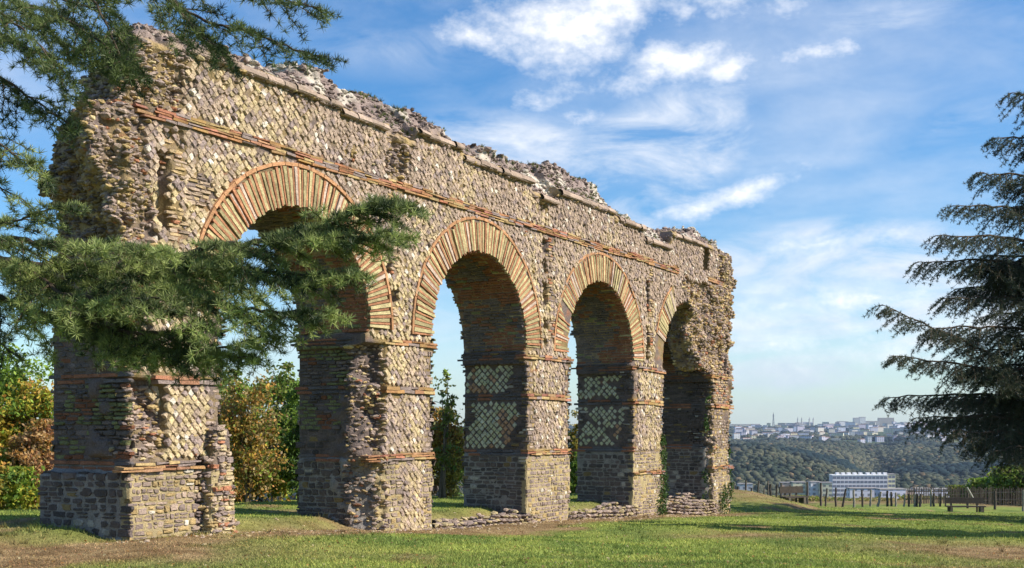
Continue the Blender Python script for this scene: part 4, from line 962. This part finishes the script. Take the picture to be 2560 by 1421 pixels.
ivy('ivy on the shaded corner of the far end pier', [(21.3, .2, -2.0, .12), (21.3, .18, -1.4, .12), (21.25, .15, .2, .1), (21.28, .12, .8, .1)], 600, 3)

# ------------------------------------------------------------ grass
def grass():
    rg = np.random.default_rng(3); n = 400000
    Y = 11.4 + (60 - 11.4) * rg.random(n) ** 2.6; u = rg.uniform(-.50, .50, n); x = u * Y; y = Y
    s, t = to_st(x, y); inside = (t > -.02) & (t < W) & (s > -.9) & (s < 23)
    k = np.zeros(n, bool)
    for a, b in PIER: k |= (s > a - .05) & (s < b + .05) & (t > -.1) & (t < W + .05)
    x, y, s, t = x[~k], y[~k], s[~k], t[~k]; n = len(x)
    z = ground_z(x, y); dr = dry(x, y)
    hgt = (.020 + .022 * rg.random(n)) * (1 - .45 * dr) * (.7 + .7 * vn(np.stack([x, y], -1), .6, 33, 2)); tall = rg.random(n) < .02; hgt = np.where(tall, hgt * 2.0, hgt)
    edge = np.zeros(n)
    for a, b in PIER: edge = np.maximum(edge, (s > a - .25) & (s < b + .25) & (t > -.25) & (t < W + .25))
    hgt = hgt * (1 + 1.6 * edge * rg.random(n))
    a = rg.random(n) * 6.283; w = (.0035 + .0003 * y) * rg.uniform(.7, 1.3, n); ln = rg.normal(0, .5, (n, 2)) * hgt[:, None]
    B0 = np.stack([x, y, z - .004], -1); Wv = np.stack([np.cos(a), np.sin(a), 0 * a], -1) * w[:, None]
    tip = B0 + np.concatenate([ln, hgt[:, None]], 1)
    V = np.stack([B0 - Wv, B0 + Wv, tip], 1).reshape(-1, 3); c = turf_colour(x, y) * 1.15 * rg.uniform(.7, 1.35, (n, 1)) * np.where(rg.random((n, 1)) < .08, [[1.5, 1.2, 1.4]], [[1, 1, 1]])
    mb = MB(); mb.add(V, np.arange(n)[:, None] * 3 + np.arange(3)[None], np.repeat(np.clip(c, 0, 1), 3, 0)); o = mb.build('grass', M_grass); tag(o, kind='stuff', label='short green lawn grass with dry patches')
grass()
# stones and turf lumps lying at the foot of the ruin
def loose():
    rg = np.random.default_rng(8); n = 420; s = rg.uniform(-1.5, 22, n); t = -np.abs(rg.normal(0, .5, n)) - .02 + .9 * (rg.random(n) < .2); x, y = from_st(s, t); z = ground_z(x, y)
    global PARTS
    keep = PARTS; PARTS = {0: MB()}; co = mixc(PINK * .8, CREAM * .8, rg.random(n)); chunks(np.stack([x, y, z], -1), vec([0, 0, 1], n), rg.uniform(.008, .04, n), co, 0, .6)
    o = PARTS[0].build('pebbles', M_stone); PARTS = keep; tag(o, kind='stuff', label='small stones fallen at the foot of the ruin')
loose()

# ------------------------------------------------------------ post fence, benches
def fence():
    rg = np.random.default_rng(2); root = empty('post_fence', (22, 76, float(ground_z(22, 76))), label='rustic fence of rough wooden posts and thin wires along the edge of the slope', cat='fence'); O = np.array(root.location)
    L_ = [(118, 690, 0), (152, 728, 0), (218, 680, 0), (265, 742, 0), (325, 682, 10), (372, 745, 0), (405, 680, 0), (425, 710, 0), (480, 712, 10), (515, 700, 0), (590, 720, 0), (645, 725, 5), (735, 690, 0), (850, 700, 0), (900, 745, 15), (975, 738, 0), (1060, 750, 30),
          (1125, 757, -5), (1195, 760, -8), (1272, 757, 4), (1355, 775, 28), (1410, 765, 0), (1442, 775, 0), (1480, 780, 0), (1560, 795, 10), (1592, 800, 0), (1640, 805, 0), (1660, 790, 0), (1690, 810, 8), (1775, 756, 0), (1800, 790, 5), (1855, 800, 0), (1900, 820, 0), (2085, 780, 0), (2315, 768, 0), (2555, 760, 0)]
    tops = []
    for zx, zy, lean in L_:
        px = zx / 3.368 + 1800; py = zy / 3.368 + 1000; Y = 86 - (px - 1835) / 330 * 12 if px < 2165 else 74 - (px - 2165) / 395 * 4
        p = at(px, py, Y); gz_ = float(ground_z(p[0], p[1])); b = np.array([p[0] - lean / 3.368 / 3000 * Y, Y, gz_ - .1]); top = np.array([p[0], p[1], max(p[2], gz_ + .8)])
        mb = MB(); P = np.linspace(b, top, 6) - O; P[1:-1] += rg.normal(0, .012, (4, 3)); r_ = rg.uniform(.05, .075); c = np.array([.075, .063, .052]) * rg.uniform(.6, 1.6) if rg.random() < .72 or px < 2050 else np.array([.26, .235, .19])
        mb.tube(P, np.linspace(r_ * 1.1, r_ * .9, 6), c, 7); mb.build('post', M_wood, root, True); tops.append(top - O)
    for f in (.92, .55, .25):
        mb = MB(); Q = [t_ - np.array([0, 0, 1.15 * (1 - f)]) for t_ in tops]; mb.tube(np.array(Q), .008, (.2, .19, .18), 3); mb.build('wire', M_wood, root)
fence()
def bench(x, y, rz, wd, label):
    z0 = float(ground_z(x, y)); root = empty('park_bench', (x, y, z0), rz, label=label, cat='bench'); W_ = (.06, .05, .042)
    a = MB(); a.box((0, .23, .74), (wd / 2, .03, .15), W_); o = a.build('backrest', M_wood, root)
    a = MB(); a.box((0, -.10, .43), (wd / 2, .11, .03), W_); a.box((0, .12, .43), (wd / 2, .09, .03), W_); a.build('seat', M_wood, root)
    for sx in (-1, 1):
        for yy in (-.16, .10): a = MB(); a.box((sx * (wd / 2 - .22), yy, .19), (.06, .06, .23), (.11, .095, .075)); a.build('leg', M_wood, root)
        a = MB(); a.box((sx * (wd / 2 - .32), .275, .42), (.05, .014, .44), (.11, .095, .075)); a.build('back_support', M_wood, root)
        a = MB(); a.box((sx * (wd / 2 - .1), -.02, .19), (.045, .05, .23), (.11, .095, .075)); a.build('leg', M_wood, root)
p = at(2414, 0, 64); bench(p[0], p[1], R(-4), 2.0, 'dark wooden bench standing alone in front of the picket fence')
p = at(1986, 0, 53); bench(p[0], p[1], R(24), 1.25, 'dark wooden bench beside the grassy mound near the ruin')
def picket():
    root = empty('picket_fence', (30, 80, float(ground_z(30, 80))), label='dark chestnut picket fence behind the right-hand bench', cat='fence'); mb = MB(); rg = random.Random(3); x = -3.6
    while x < 9: h_ = rg.uniform(.52, .62); mb.box((x, rg.uniform(-.02, .02), h_ - .05), (.028, .012, h_), np.array([.09, .075, .06]) * rg.uniform(.7, 1.4)); x += rg.uniform(.09, .13)
    mb.build('pickets', M_wood, root)
    for z in (.35, .85): m2 = MB(); m2.box((2.7, .03, z), (6.3, .012, .03), (.09, .075, .06)); m2.build('rail', M_wood, root)
picket()
a = MB(); p0 = at(2445, 1266, 72); p1 = at(2418, 1219, 72); a.tube(np.linspace(p0 - p0, p1 - p0, 5), .04, (.45, .42, .36), 6); o = a.build('leaning_pole', M_wood); o.location = p0; tag(o, label='pale pole leaning over behind the right-hand bench', cat='pole')

# ------------------------------------------------------------ town and far wood
def facade_mat():
    m = bpy.data.materials.new('facade'); m.use_nodes = True; nt = m.node_tree; N = nt.nodes; Lk = nt.links; b = N['Principled BSDF']; b.inputs['Roughness'].default_value = .8
    at_ = N.new('ShaderNodeAttribute'); at_.attribute_name = 'col'; tc = N.new('ShaderNodeTexCoord'); sp = N.new('ShaderNodeSeparateXYZ'); Lk.new(tc.outputs['Object'], sp.inputs[0])
    def mt(op, a_, b_=None):
        n = N.new('ShaderNodeMath'); n.operation = op
        for i_, v in enumerate((a_, b_)):
            if v is None: continue
            if isinstance(v, (int, float)): n.inputs[i_].default_value = v
            else: Lk.new(v, n.inputs[i_])
        return n.outputs[0]
    hx = mt('GREATER_THAN', mt('FRACT', mt('DIVIDE', mt('ADD', sp.outputs[0], sp.outputs[1]), 7.0)), .5); hz = mt('GREATER_THAN', mt('FRACT', mt('DIVIDE', sp.outputs[2], 5.5)), .5)
    k = mt('MULTIPLY', mt('MULTIPLY', hx, hz), .75); mx = N.new('ShaderNodeMix'); mx.data_type = 'RGBA'; Lk.new(k, mx.inputs[0]); Lk.new(at_.outputs['Color'], mx.inputs[6]); mx.inputs[7].default_value = (.06, .07, .09, 1); Lk.new(mx.outputs[2], b.inputs['Base Color']); return m
M_fac = facade_mat()
def block(name, label, px0, px1, yt, yb, Y, col, cat='building', group=None, depth=14, roofc=(.30, .28, .27), rz=0, windows=None):
    c = at((px0 + px1) / 2, yb, Y); w = (px1 - px0) / 3000 * Y / 2; H = (yb - yt) / 3000 * Y
    root = empty(name, tuple(c), rz - math.atan2(c[0], c[1]) * 0, label=label, cat=cat, **({'group': group} if group else {}))
    a = MB(); a.box((0, 0, H / 2 - 15), (w, depth / 2, H / 2 + 15), col); a.build('wall', M_fac if windows is None else M_wall, root)
    k = Y / 8000; a = MB(); a.box((0, 0, H + .4 + k), (w + .4, depth / 2 + .4, .4 + k), roofc); a.build('roof', M_wall, root)
    if windows:
        nx, nz, w0 = windows
        for iz in range(nz):
            for ix in range(nx):
                mw = MB(); mw.box((-w + (ix + .5) * 2 * w / nx, -depth / 2 - .03, H * (iz + .5) / nz), (w / nx * .80, .12, H / nz * .26), (.16, .17, .22)); mw.build('window', M_wall, root)
    return root, w, H
WH = (.66, .66, .67); LAV = (.50, .50, .60); CRM = (.66, .62, .42); BEI = (.62, .58, .50); PNK = (.72, .48, .36)
r_, w_, H_ = block('apartment_block', 'long white slab apartment block with rooftop boxes in the valley', 2077, 2214, 1189, 1262, 1500, (.60, .585, .62), depth=16, roofc=(.8, .8, .8), windows=(14, 7, 0))
for q in range(9): a = MB(); a.box((-w_ + 8 + q * 7.2 + (q > 4) * 2, 0, H_ + 2.2), (1.9, 3, 1.5), WH); a.build('roof_box', M_wall, r_)
block('apartment_block', 'pale yellow end tower joined to the long white slab', 2216, 2234, 1187, 1262, 1502, CRM, windows=(2, 7, 0))
for q, (a0, a1, yt, yb, Y, c, lb) in enumerate([(1950, 1979, 1208, 1250, 1450, PNK, 'small block with an orange-pink wall left of the yellow one'), (1979, 2010, 1207, 1250, 1440, CRM, 'pale yellow low block among the fence posts'), (2022, 2046, 1206, 1255, 1430, WH, 'narrow white block left of the long slab'),
        (2047, 2077, 1208, 1258, 1420, CRM, 'yellow-fronted block touching the left end of the long slab'), (2120, 2190, 1222, 1275, 1200, (.62, .62, .68), 'low grey block below the long white slab'), (2192, 2258, 1224, 1275, 1180, LAV, 'lavender-grey block below the right end of the slab'),
        (2259, 2282, 1226, 1275, 1190, PNK, 'salmon-pink narrow block in the valley'), (2283, 2326, 1223, 1275, 1210, (.62, .62, .70), 'grey block right of the salmon-pink one'), (2328, 2366, 1224, 1275, 1230, LAV, 'lavender block at the right end of the valley row'), (1845, 1880, 1211, 1250, 1500, (.5, .5, .52), 'grey block seen between the leftmost fence posts')]):
    block('apartment_block', lb, a0, a1, yt, yb, Y, c, rz=R(5 * (q % 3) - 5))
for q, (a0, a1, yt, yb, Y, c, lb) in enumerate([(1826, 1881, 1062, 1084, 7800, BEI, 'large pale building on the ridge nearest the ruin'), (1881, 1924, 1073, 1088, 7400, LAV, 'lavender block left of the lattice tower'), (1925, 1966, 1072, 1086, 7300, BEI, 'beige block under the lattice tower'), (1952, 1972, 1062, 1074, 7900, (.42, .40, .36), 'darker block right of the lattice tower'),
        (1970, 2002, 1069, 1086, 7200, BEI, 'beige block below the basilica'), (2002, 2009, 1073, 1085, 7150, (.80, .48, .36), 'small orange building below the basilica'), (2010, 2070, 1066, 1083, 7300, BEI, 'long beige row right of the orange building'), (2133, 2147, 1046, 1072, 8000, (.45, .46, .48), 'grey high-rise on the ridge'), (2148, 2163, 1044, 1068, 8000, WH, 'white high-rise on the ridge'),
        (2163, 2198, 1054, 1068, 8000, (.42, .40, .38), 'low brown block between the high-rise and the flat hall'), (2195, 2234, 1046, 1062, 8100, (.36, .32, .28), 'broad brown flat-topped hall on the ridge'), (2235, 2252, 1058, 1068, 7900, WH, 'small white building right of the brown hall'), (2188, 2262, 1077, 1090, 6000, (.70, .66, .52), 'long cream building in the trees below the ridge'),
        (2283, 2330, 1101, 1111, 5000, (.75, .72, .80), 'low white school-like row on the slope'), (2325, 2357, 1095, 1111, 5000, (.78, .75, .84), 'stepped white building at the right of the slope'), (2190, 2250, 1107, 1119, 4700, (.62, .62, .56), 'long pale shed roof on the slope'), (2120, 2186, 1115, 1121, 4600, (.58, .66, .58), 'thin pale green building in the trees'),
        (2275, 2300, 1066, 1085, 7000, WH, 'white block left of the dark cedar on the ridge'), (2305, 2320, 1064, 1080, 7000, WH, 'narrow white block behind the cedar tip'), (1870, 1884, 1085, 1100, 6200, (.66, .70, .80), 'small pale blue block on the slope near the ruin'), (2074, 2125, 1071, 1080, 7000, (.50, .44, .52), 'long mauve row of houses under the ridge trees')]):
    block('building', lb, a0, a1, yt, yb, Y, c, depth=20, roofc=(.34, .27, .25))
rg_ = random.Random(9); hb = None
USED = set(); LM = [(1880, 'below the large ridge building'), (1960, 'below the lattice tower'), (2050, 'below the basilica'), (2128, 'left of the high-rises'), (2190, 'below the white high-rise'), (2260, 'below the brown flat hall'), (2420, 'near the dark cedar tips')]
for q in range(185):
    px = rg_.uniform(1832, 2400); Y = rg_.choice([rg_.uniform(3950, 6000), rg_.uniform(5200, 7700)]); u = (px - 1280) / 3000; z = float(far_z(np.array(u * Y), np.array(Y))); yb = 1075 - z * 3000 / Y; h_ = rg_.uniform(5, 8); ci = rg_.randrange(6); ri = rg_.randrange(3); where = next(t_ for m_, t_ in LM if px < m_); tier = 'high' if Y > 6800 else 'midway' if Y > 5200 else 'low'; wd_ = rg_.uniform(9, 30)
    lab_ = lambda: f"{'wide' if wd_ > 16 else 'small'} {['white', 'lavender', 'beige', 'pale-blue', 'cream', 'mauve'][ci]} {['red-roofed', 'grey-roofed', 'dark-roofed'][ri]} house {tier} on the slope {where}"
    while lab_() in USED: ci = rg_.randrange(6); ri = rg_.randrange(3); wd_ = rg_.uniform(9, 30)
    USED.add(lab_())
    block('house', lab_(), px, px + wd_, yb - h_ * 1.7, yb, Y, [WH, LAV, BEI, (.6, .64, .78), CRM, (.55, .5, .6)][ci], cat='house', group='small houses on the far slope', depth=16, roofc=[(.35, .2, .15), (.4, .38, .4), (.2, .19, .2)][ri], rz=rg_.uniform(-.5, .5))
def lattice_tower():
    c = at(1933.5, 1070, 8000); root = empty('lattice_tower', tuple(c), label='slim dark steel lattice tower standing up from the ridge', cat='tower'); H = 100
    for sx in (-1, 1):
        for sy in (-1, 1): a = MB(); z = np.linspace(-20, 92, 12); w = np.interp(z, [-20, 0, 50, 92], [9, 7, 3.2, 1.2]); a.tube(np.stack([sx * w, sy * w, z], -1), 1.1, (.12, .12, .13), 4); a.build('leg', M_wall, root)
    a = MB(); 
    for z in np.arange(0, 90, 8): w = float(np.interp(z, [-20, 0, 50, 92], [9, 7, 3.2, 1.2])); w2 = float(np.interp(z + 8, [-20, 0, 50, 92], [9, 7, 3.2, 1.2])); [a.tube(np.array([(-w * k, -w, z), (w2 * k, -w2, z + 8)]), .6, (.12, .12, .13), 3) for k in (-1, 1)]; a.tube(np.array([(-w, -w, z), (w, -w, z)]), .5, (.12, .12, .13), 3)
    a.build('lattice', M_wall, root); a = MB(); a.box((0, 0, 80), (4.5, 4.5, 2.5), (.15, .15, .16)); a.build('platform', M_wall, root); a = MB(); a.tube(np.array([(0, 0, 90), (0, 0, 108)]), [1.2, .5], (.15, .14, .14), 6); a.build('mast', M_wall, root)
lattice_tower()
def basilica():
    c = at(2012, 1070, 7900); root = empty('basilica', tuple(c), label='pale basilica with four slender corner towers on the ridge', cat='church'); g_ = (.50, .47, .43)
    a = MB(); a.box((0, 0, 6), (52, 14, 22), g_); a.build('nave', M_wall, root); a = MB(); V = [(-54, -15, 28), (54, -15, 28), (54, 15, 28), (-54, 15, 28), (-50, 0, 38), (50, 0, 38)]; a.add(V, [[0, 1, 5, 4], [2, 3, 4, 5]], (.3, .3, .32)); a.add(V, [[1, 2, 5], [3, 0, 4]], (.3, .3, .32)); a.build('roof', M_wall, root)
    for x in (-50, -24, 26, 52):
        a = MB(); a.tube(np.array([(x, -14, -20), (x, -14, 52)]), 4.2, g_, 8); o = a.build('tower', M_wall, root); a = MB(); a.tube(np.array([(x, -14, 52), (x, -14, 70)]), [4.6, .6], (.26, .26, .28), 8); a.build('spire', M_wall, o)
basilica()
def forest():
    rg = np.random.default_rng(4); n = 125000; r = np.sqrt(rg.uniform(1000 ** 2, 7600 ** 2, n)) * np.where(rg.random(n) < .45, .55, 1); r = np.clip(r, 1000, 7600); a = np.where(rg.random(n) < .6, rg.uniform(.10, .58, n), rg.uniform(-.5, .12, n))
    x = r * np.sin(a); y = r * np.cos(a); z = far_z(x, y); P2 = np.stack([x, y], -1)
    clear = ((r > 3900) & (vn(P2, 200, 89, 2) > .42)) | ((r < 1650) & (vn(P2, 90, 87) > .45)); m = ~clear; x, y, z, r, P2 = x[m], y[m], z[m], r[m], P2[m]; n = len(x)
    sz = (3.4 + np.minimum(r, 4500) / 1200) * rg.uniform(.6, 1.4, n); g1 = np.array([.03, .042, .03]); g2 = np.array([.095, .098, .062]); g3 = np.array([.13, .10, .06]); k = np.clip(vn(P2, 200, 90, 2) * 1.5 - .3 + rg.normal(0, .25, n), 0, 1)
    co = mixc(g1, g2, k); co = np.where((rg.random(n) < .06)[:, None], g3, co); pin = np.clip((vn(P2, 420, 93, 3) - .51) * 9, 0, 1); co = mixc(co, np.array([.016, .030, .034]) * np.ones((n, 3)), pin); sz = sz * (1 + .5 * pin)
    global PARTS
    keep = PARTS; PARTS = {0: MB()}; chunks(np.stack([x, y, z + sz * .5], -1), vec([0, 0, 1], n), sz, co, 0, 1.05); o = PARTS[0].build('far_wood', M_wood_far, None, True); PARTS = keep; tag(o, kind='stuff', label='far-off wooded slopes between the valley and the town')
forest()

# ------------------------------------------------------------ air between us and the ridge
def haze():
    a = MB(); a.box((0, 4300, 150), (6000, 4800, 1), (.5, .5, .5)); me = bpy.data.meshes.new('haze')
    x0, x1, y0, y1, z0, z1 = -9000, 9000, -3000, 12000, -420, 260
    V = [(x, y, z) for z in (z0, z1) for y in (y0, y1) for x in (x0, x1)]; me.from_pydata(V, [], [(0, 2, 3, 1), (4, 5, 7, 6), (0, 1, 5, 4), (2, 6, 7, 3), (0, 4, 6, 2), (1, 3, 7, 5)])
    o = bpy.data.objects.new('haze', me); COL.objects.link(o); m = bpy.data.materials.new('haze'); m.use_nodes = True; N = m.node_tree.nodes; N.remove(N['Principled BSDF'])
    v = N.new('ShaderNodeVolumePrincipled'); v.inputs['Color'].default_value = (.62, .78, 1, 1); v.inputs['Density'].default_value = 3.6e-5; v.inputs['Anisotropy'].default_value = 0.2
    m.node_tree.links.new(v.outputs[0], N['Material Output'].inputs['Volume']); me.materials.append(m); tag(o, kind='stuff', label='thin blue haze over the valley')
haze()

# fallen leaves blown over the lawn
def leaf_litter():
    rg = np.random.default_rng(12); n = 5200; y = 12.8 + 26 * rg.random(n) ** 1.7; x = rg.uniform(-.46, .46, n) * y; z = ground_z(x, y) + rg.uniform(.008, .03, n)
    s, t = to_st(x, y); m = ~((t > -.1) & (t < W + .1) & (s > -1) & (s < 23.5)); x, y, z = x[m], y[m], z[m]; n = len(x); P = np.stack([x, y, z], -1)
    A = rg.normal(0, 1, (n, 3)) * [1, 1, .3]; A /= np.linalg.norm(A, axis=1)[:, None]; Bv = np.cross(A, [0, 0, 1] + rg.normal(0, .4, (n, 3))); Bv /= np.linalg.norm(Bv, axis=1)[:, None]; sz = rg.uniform(.010, .026, (n, 1))
    V = np.stack([P - A * sz, P + Bv * sz * .6, P + A * sz, P - Bv * sz * .6], 1).reshape(-1, 3); pal = np.array([(.34, .17, .05), (.40, .30, .10), (.22, .12, .06), (.42, .36, .2)]); c = pal[rg.integers(0, 4, n)]
    mb = MB(); mb.add(V, np.arange(n)[:, None] * 4 + np.arange(4)[None], np.repeat(c, 4, 0)); tag(mb.build('fallen_leaves', M_leaf), kind='stuff', label='dry fallen leaves scattered over the lawn')
    # coarse weed tufts
    n = 1500; y = 12.8 + 22 * rg.random(n) ** 1.5; x = rg.uniform(-.46, .46, n) * y; s, t = to_st(x, y); d_ = np.where((t > -.35) & (t < 0) & (s > -1) & (s < 23), 1, 0); keep = (vn(np.stack([x, y], -1), 1.1, 44, 2) > .58) | (d_ > 0); keep &= ~((t > -.03) & (t < W) & (s > -1) & (s < 23.4)); x, y = x[keep], y[keep]; n = len(x); K = 16
    base = np.stack([x, y, ground_z(x, y)], -1)[:, None] + rg.normal(0, .02, (n, K, 3)) * [1, 1, 0]; h_ = rg.uniform(.04, .10, (n, 1, 1)) * rg.uniform(.5, 1, (n, K, 1)); dr = rg.normal(0, .45, (n, K, 3)) * [1, 1, 0] + [0, 0, 1]; Wv = rg.normal(0, 1, (n, K, 3)) * [1, 1, 0]; Wv = Wv / np.linalg.norm(Wv, axis=2)[..., None] * .006
    V = np.stack([base - Wv, base + Wv, base + dr * h_], 2).reshape(-1, 3); c = np.repeat(turf_colour(x, y) * .8, K * 3, 0) * np.repeat(rg.uniform(.7, 1.3, (n * K, 1)), 3, 0)
    mb = MB(); mb.add(V, np.arange(n * K)[:, None] * 3 + np.arange(3)[None], c); tag(mb.build('weeds', M_grass), kind='stuff', label='coarse weed tufts in the lawn and at the foot of the ruin')
leaf_litter()

# weeds rooted in the crown of the ruin
def crest_weeds():
    rg = np.random.default_rng(21); top = CV[(CV[:, 2] > ZC(CV[:, 0]) + .2) & (CV[:, 1] < 1.2)]; top = top[vn(top, .7, 66, 2) > .56]; P = top[rg.integers(0, len(top), 420)]
    x, y = from_st(P[:, 0], P[:, 1]); W_ = np.stack([x, y, P[:, 2]], -1); n = len(W_); g_ = np.array([(.07, .10, .03)]) * rg.uniform(.6, 1.6, (n, 1)) + np.array([(.08, .05, .01)]) * rg.random((n, 1)); l = MB(); needles(l, W_, vec([0, 0, 1.0], n), 18, .085, .012, g_, rg, .6)
    tag(l.build('crest_weeds', M_leaf), kind='stuff', label='small weeds and moss growing along the crown of the ruin')
crest_weeds()
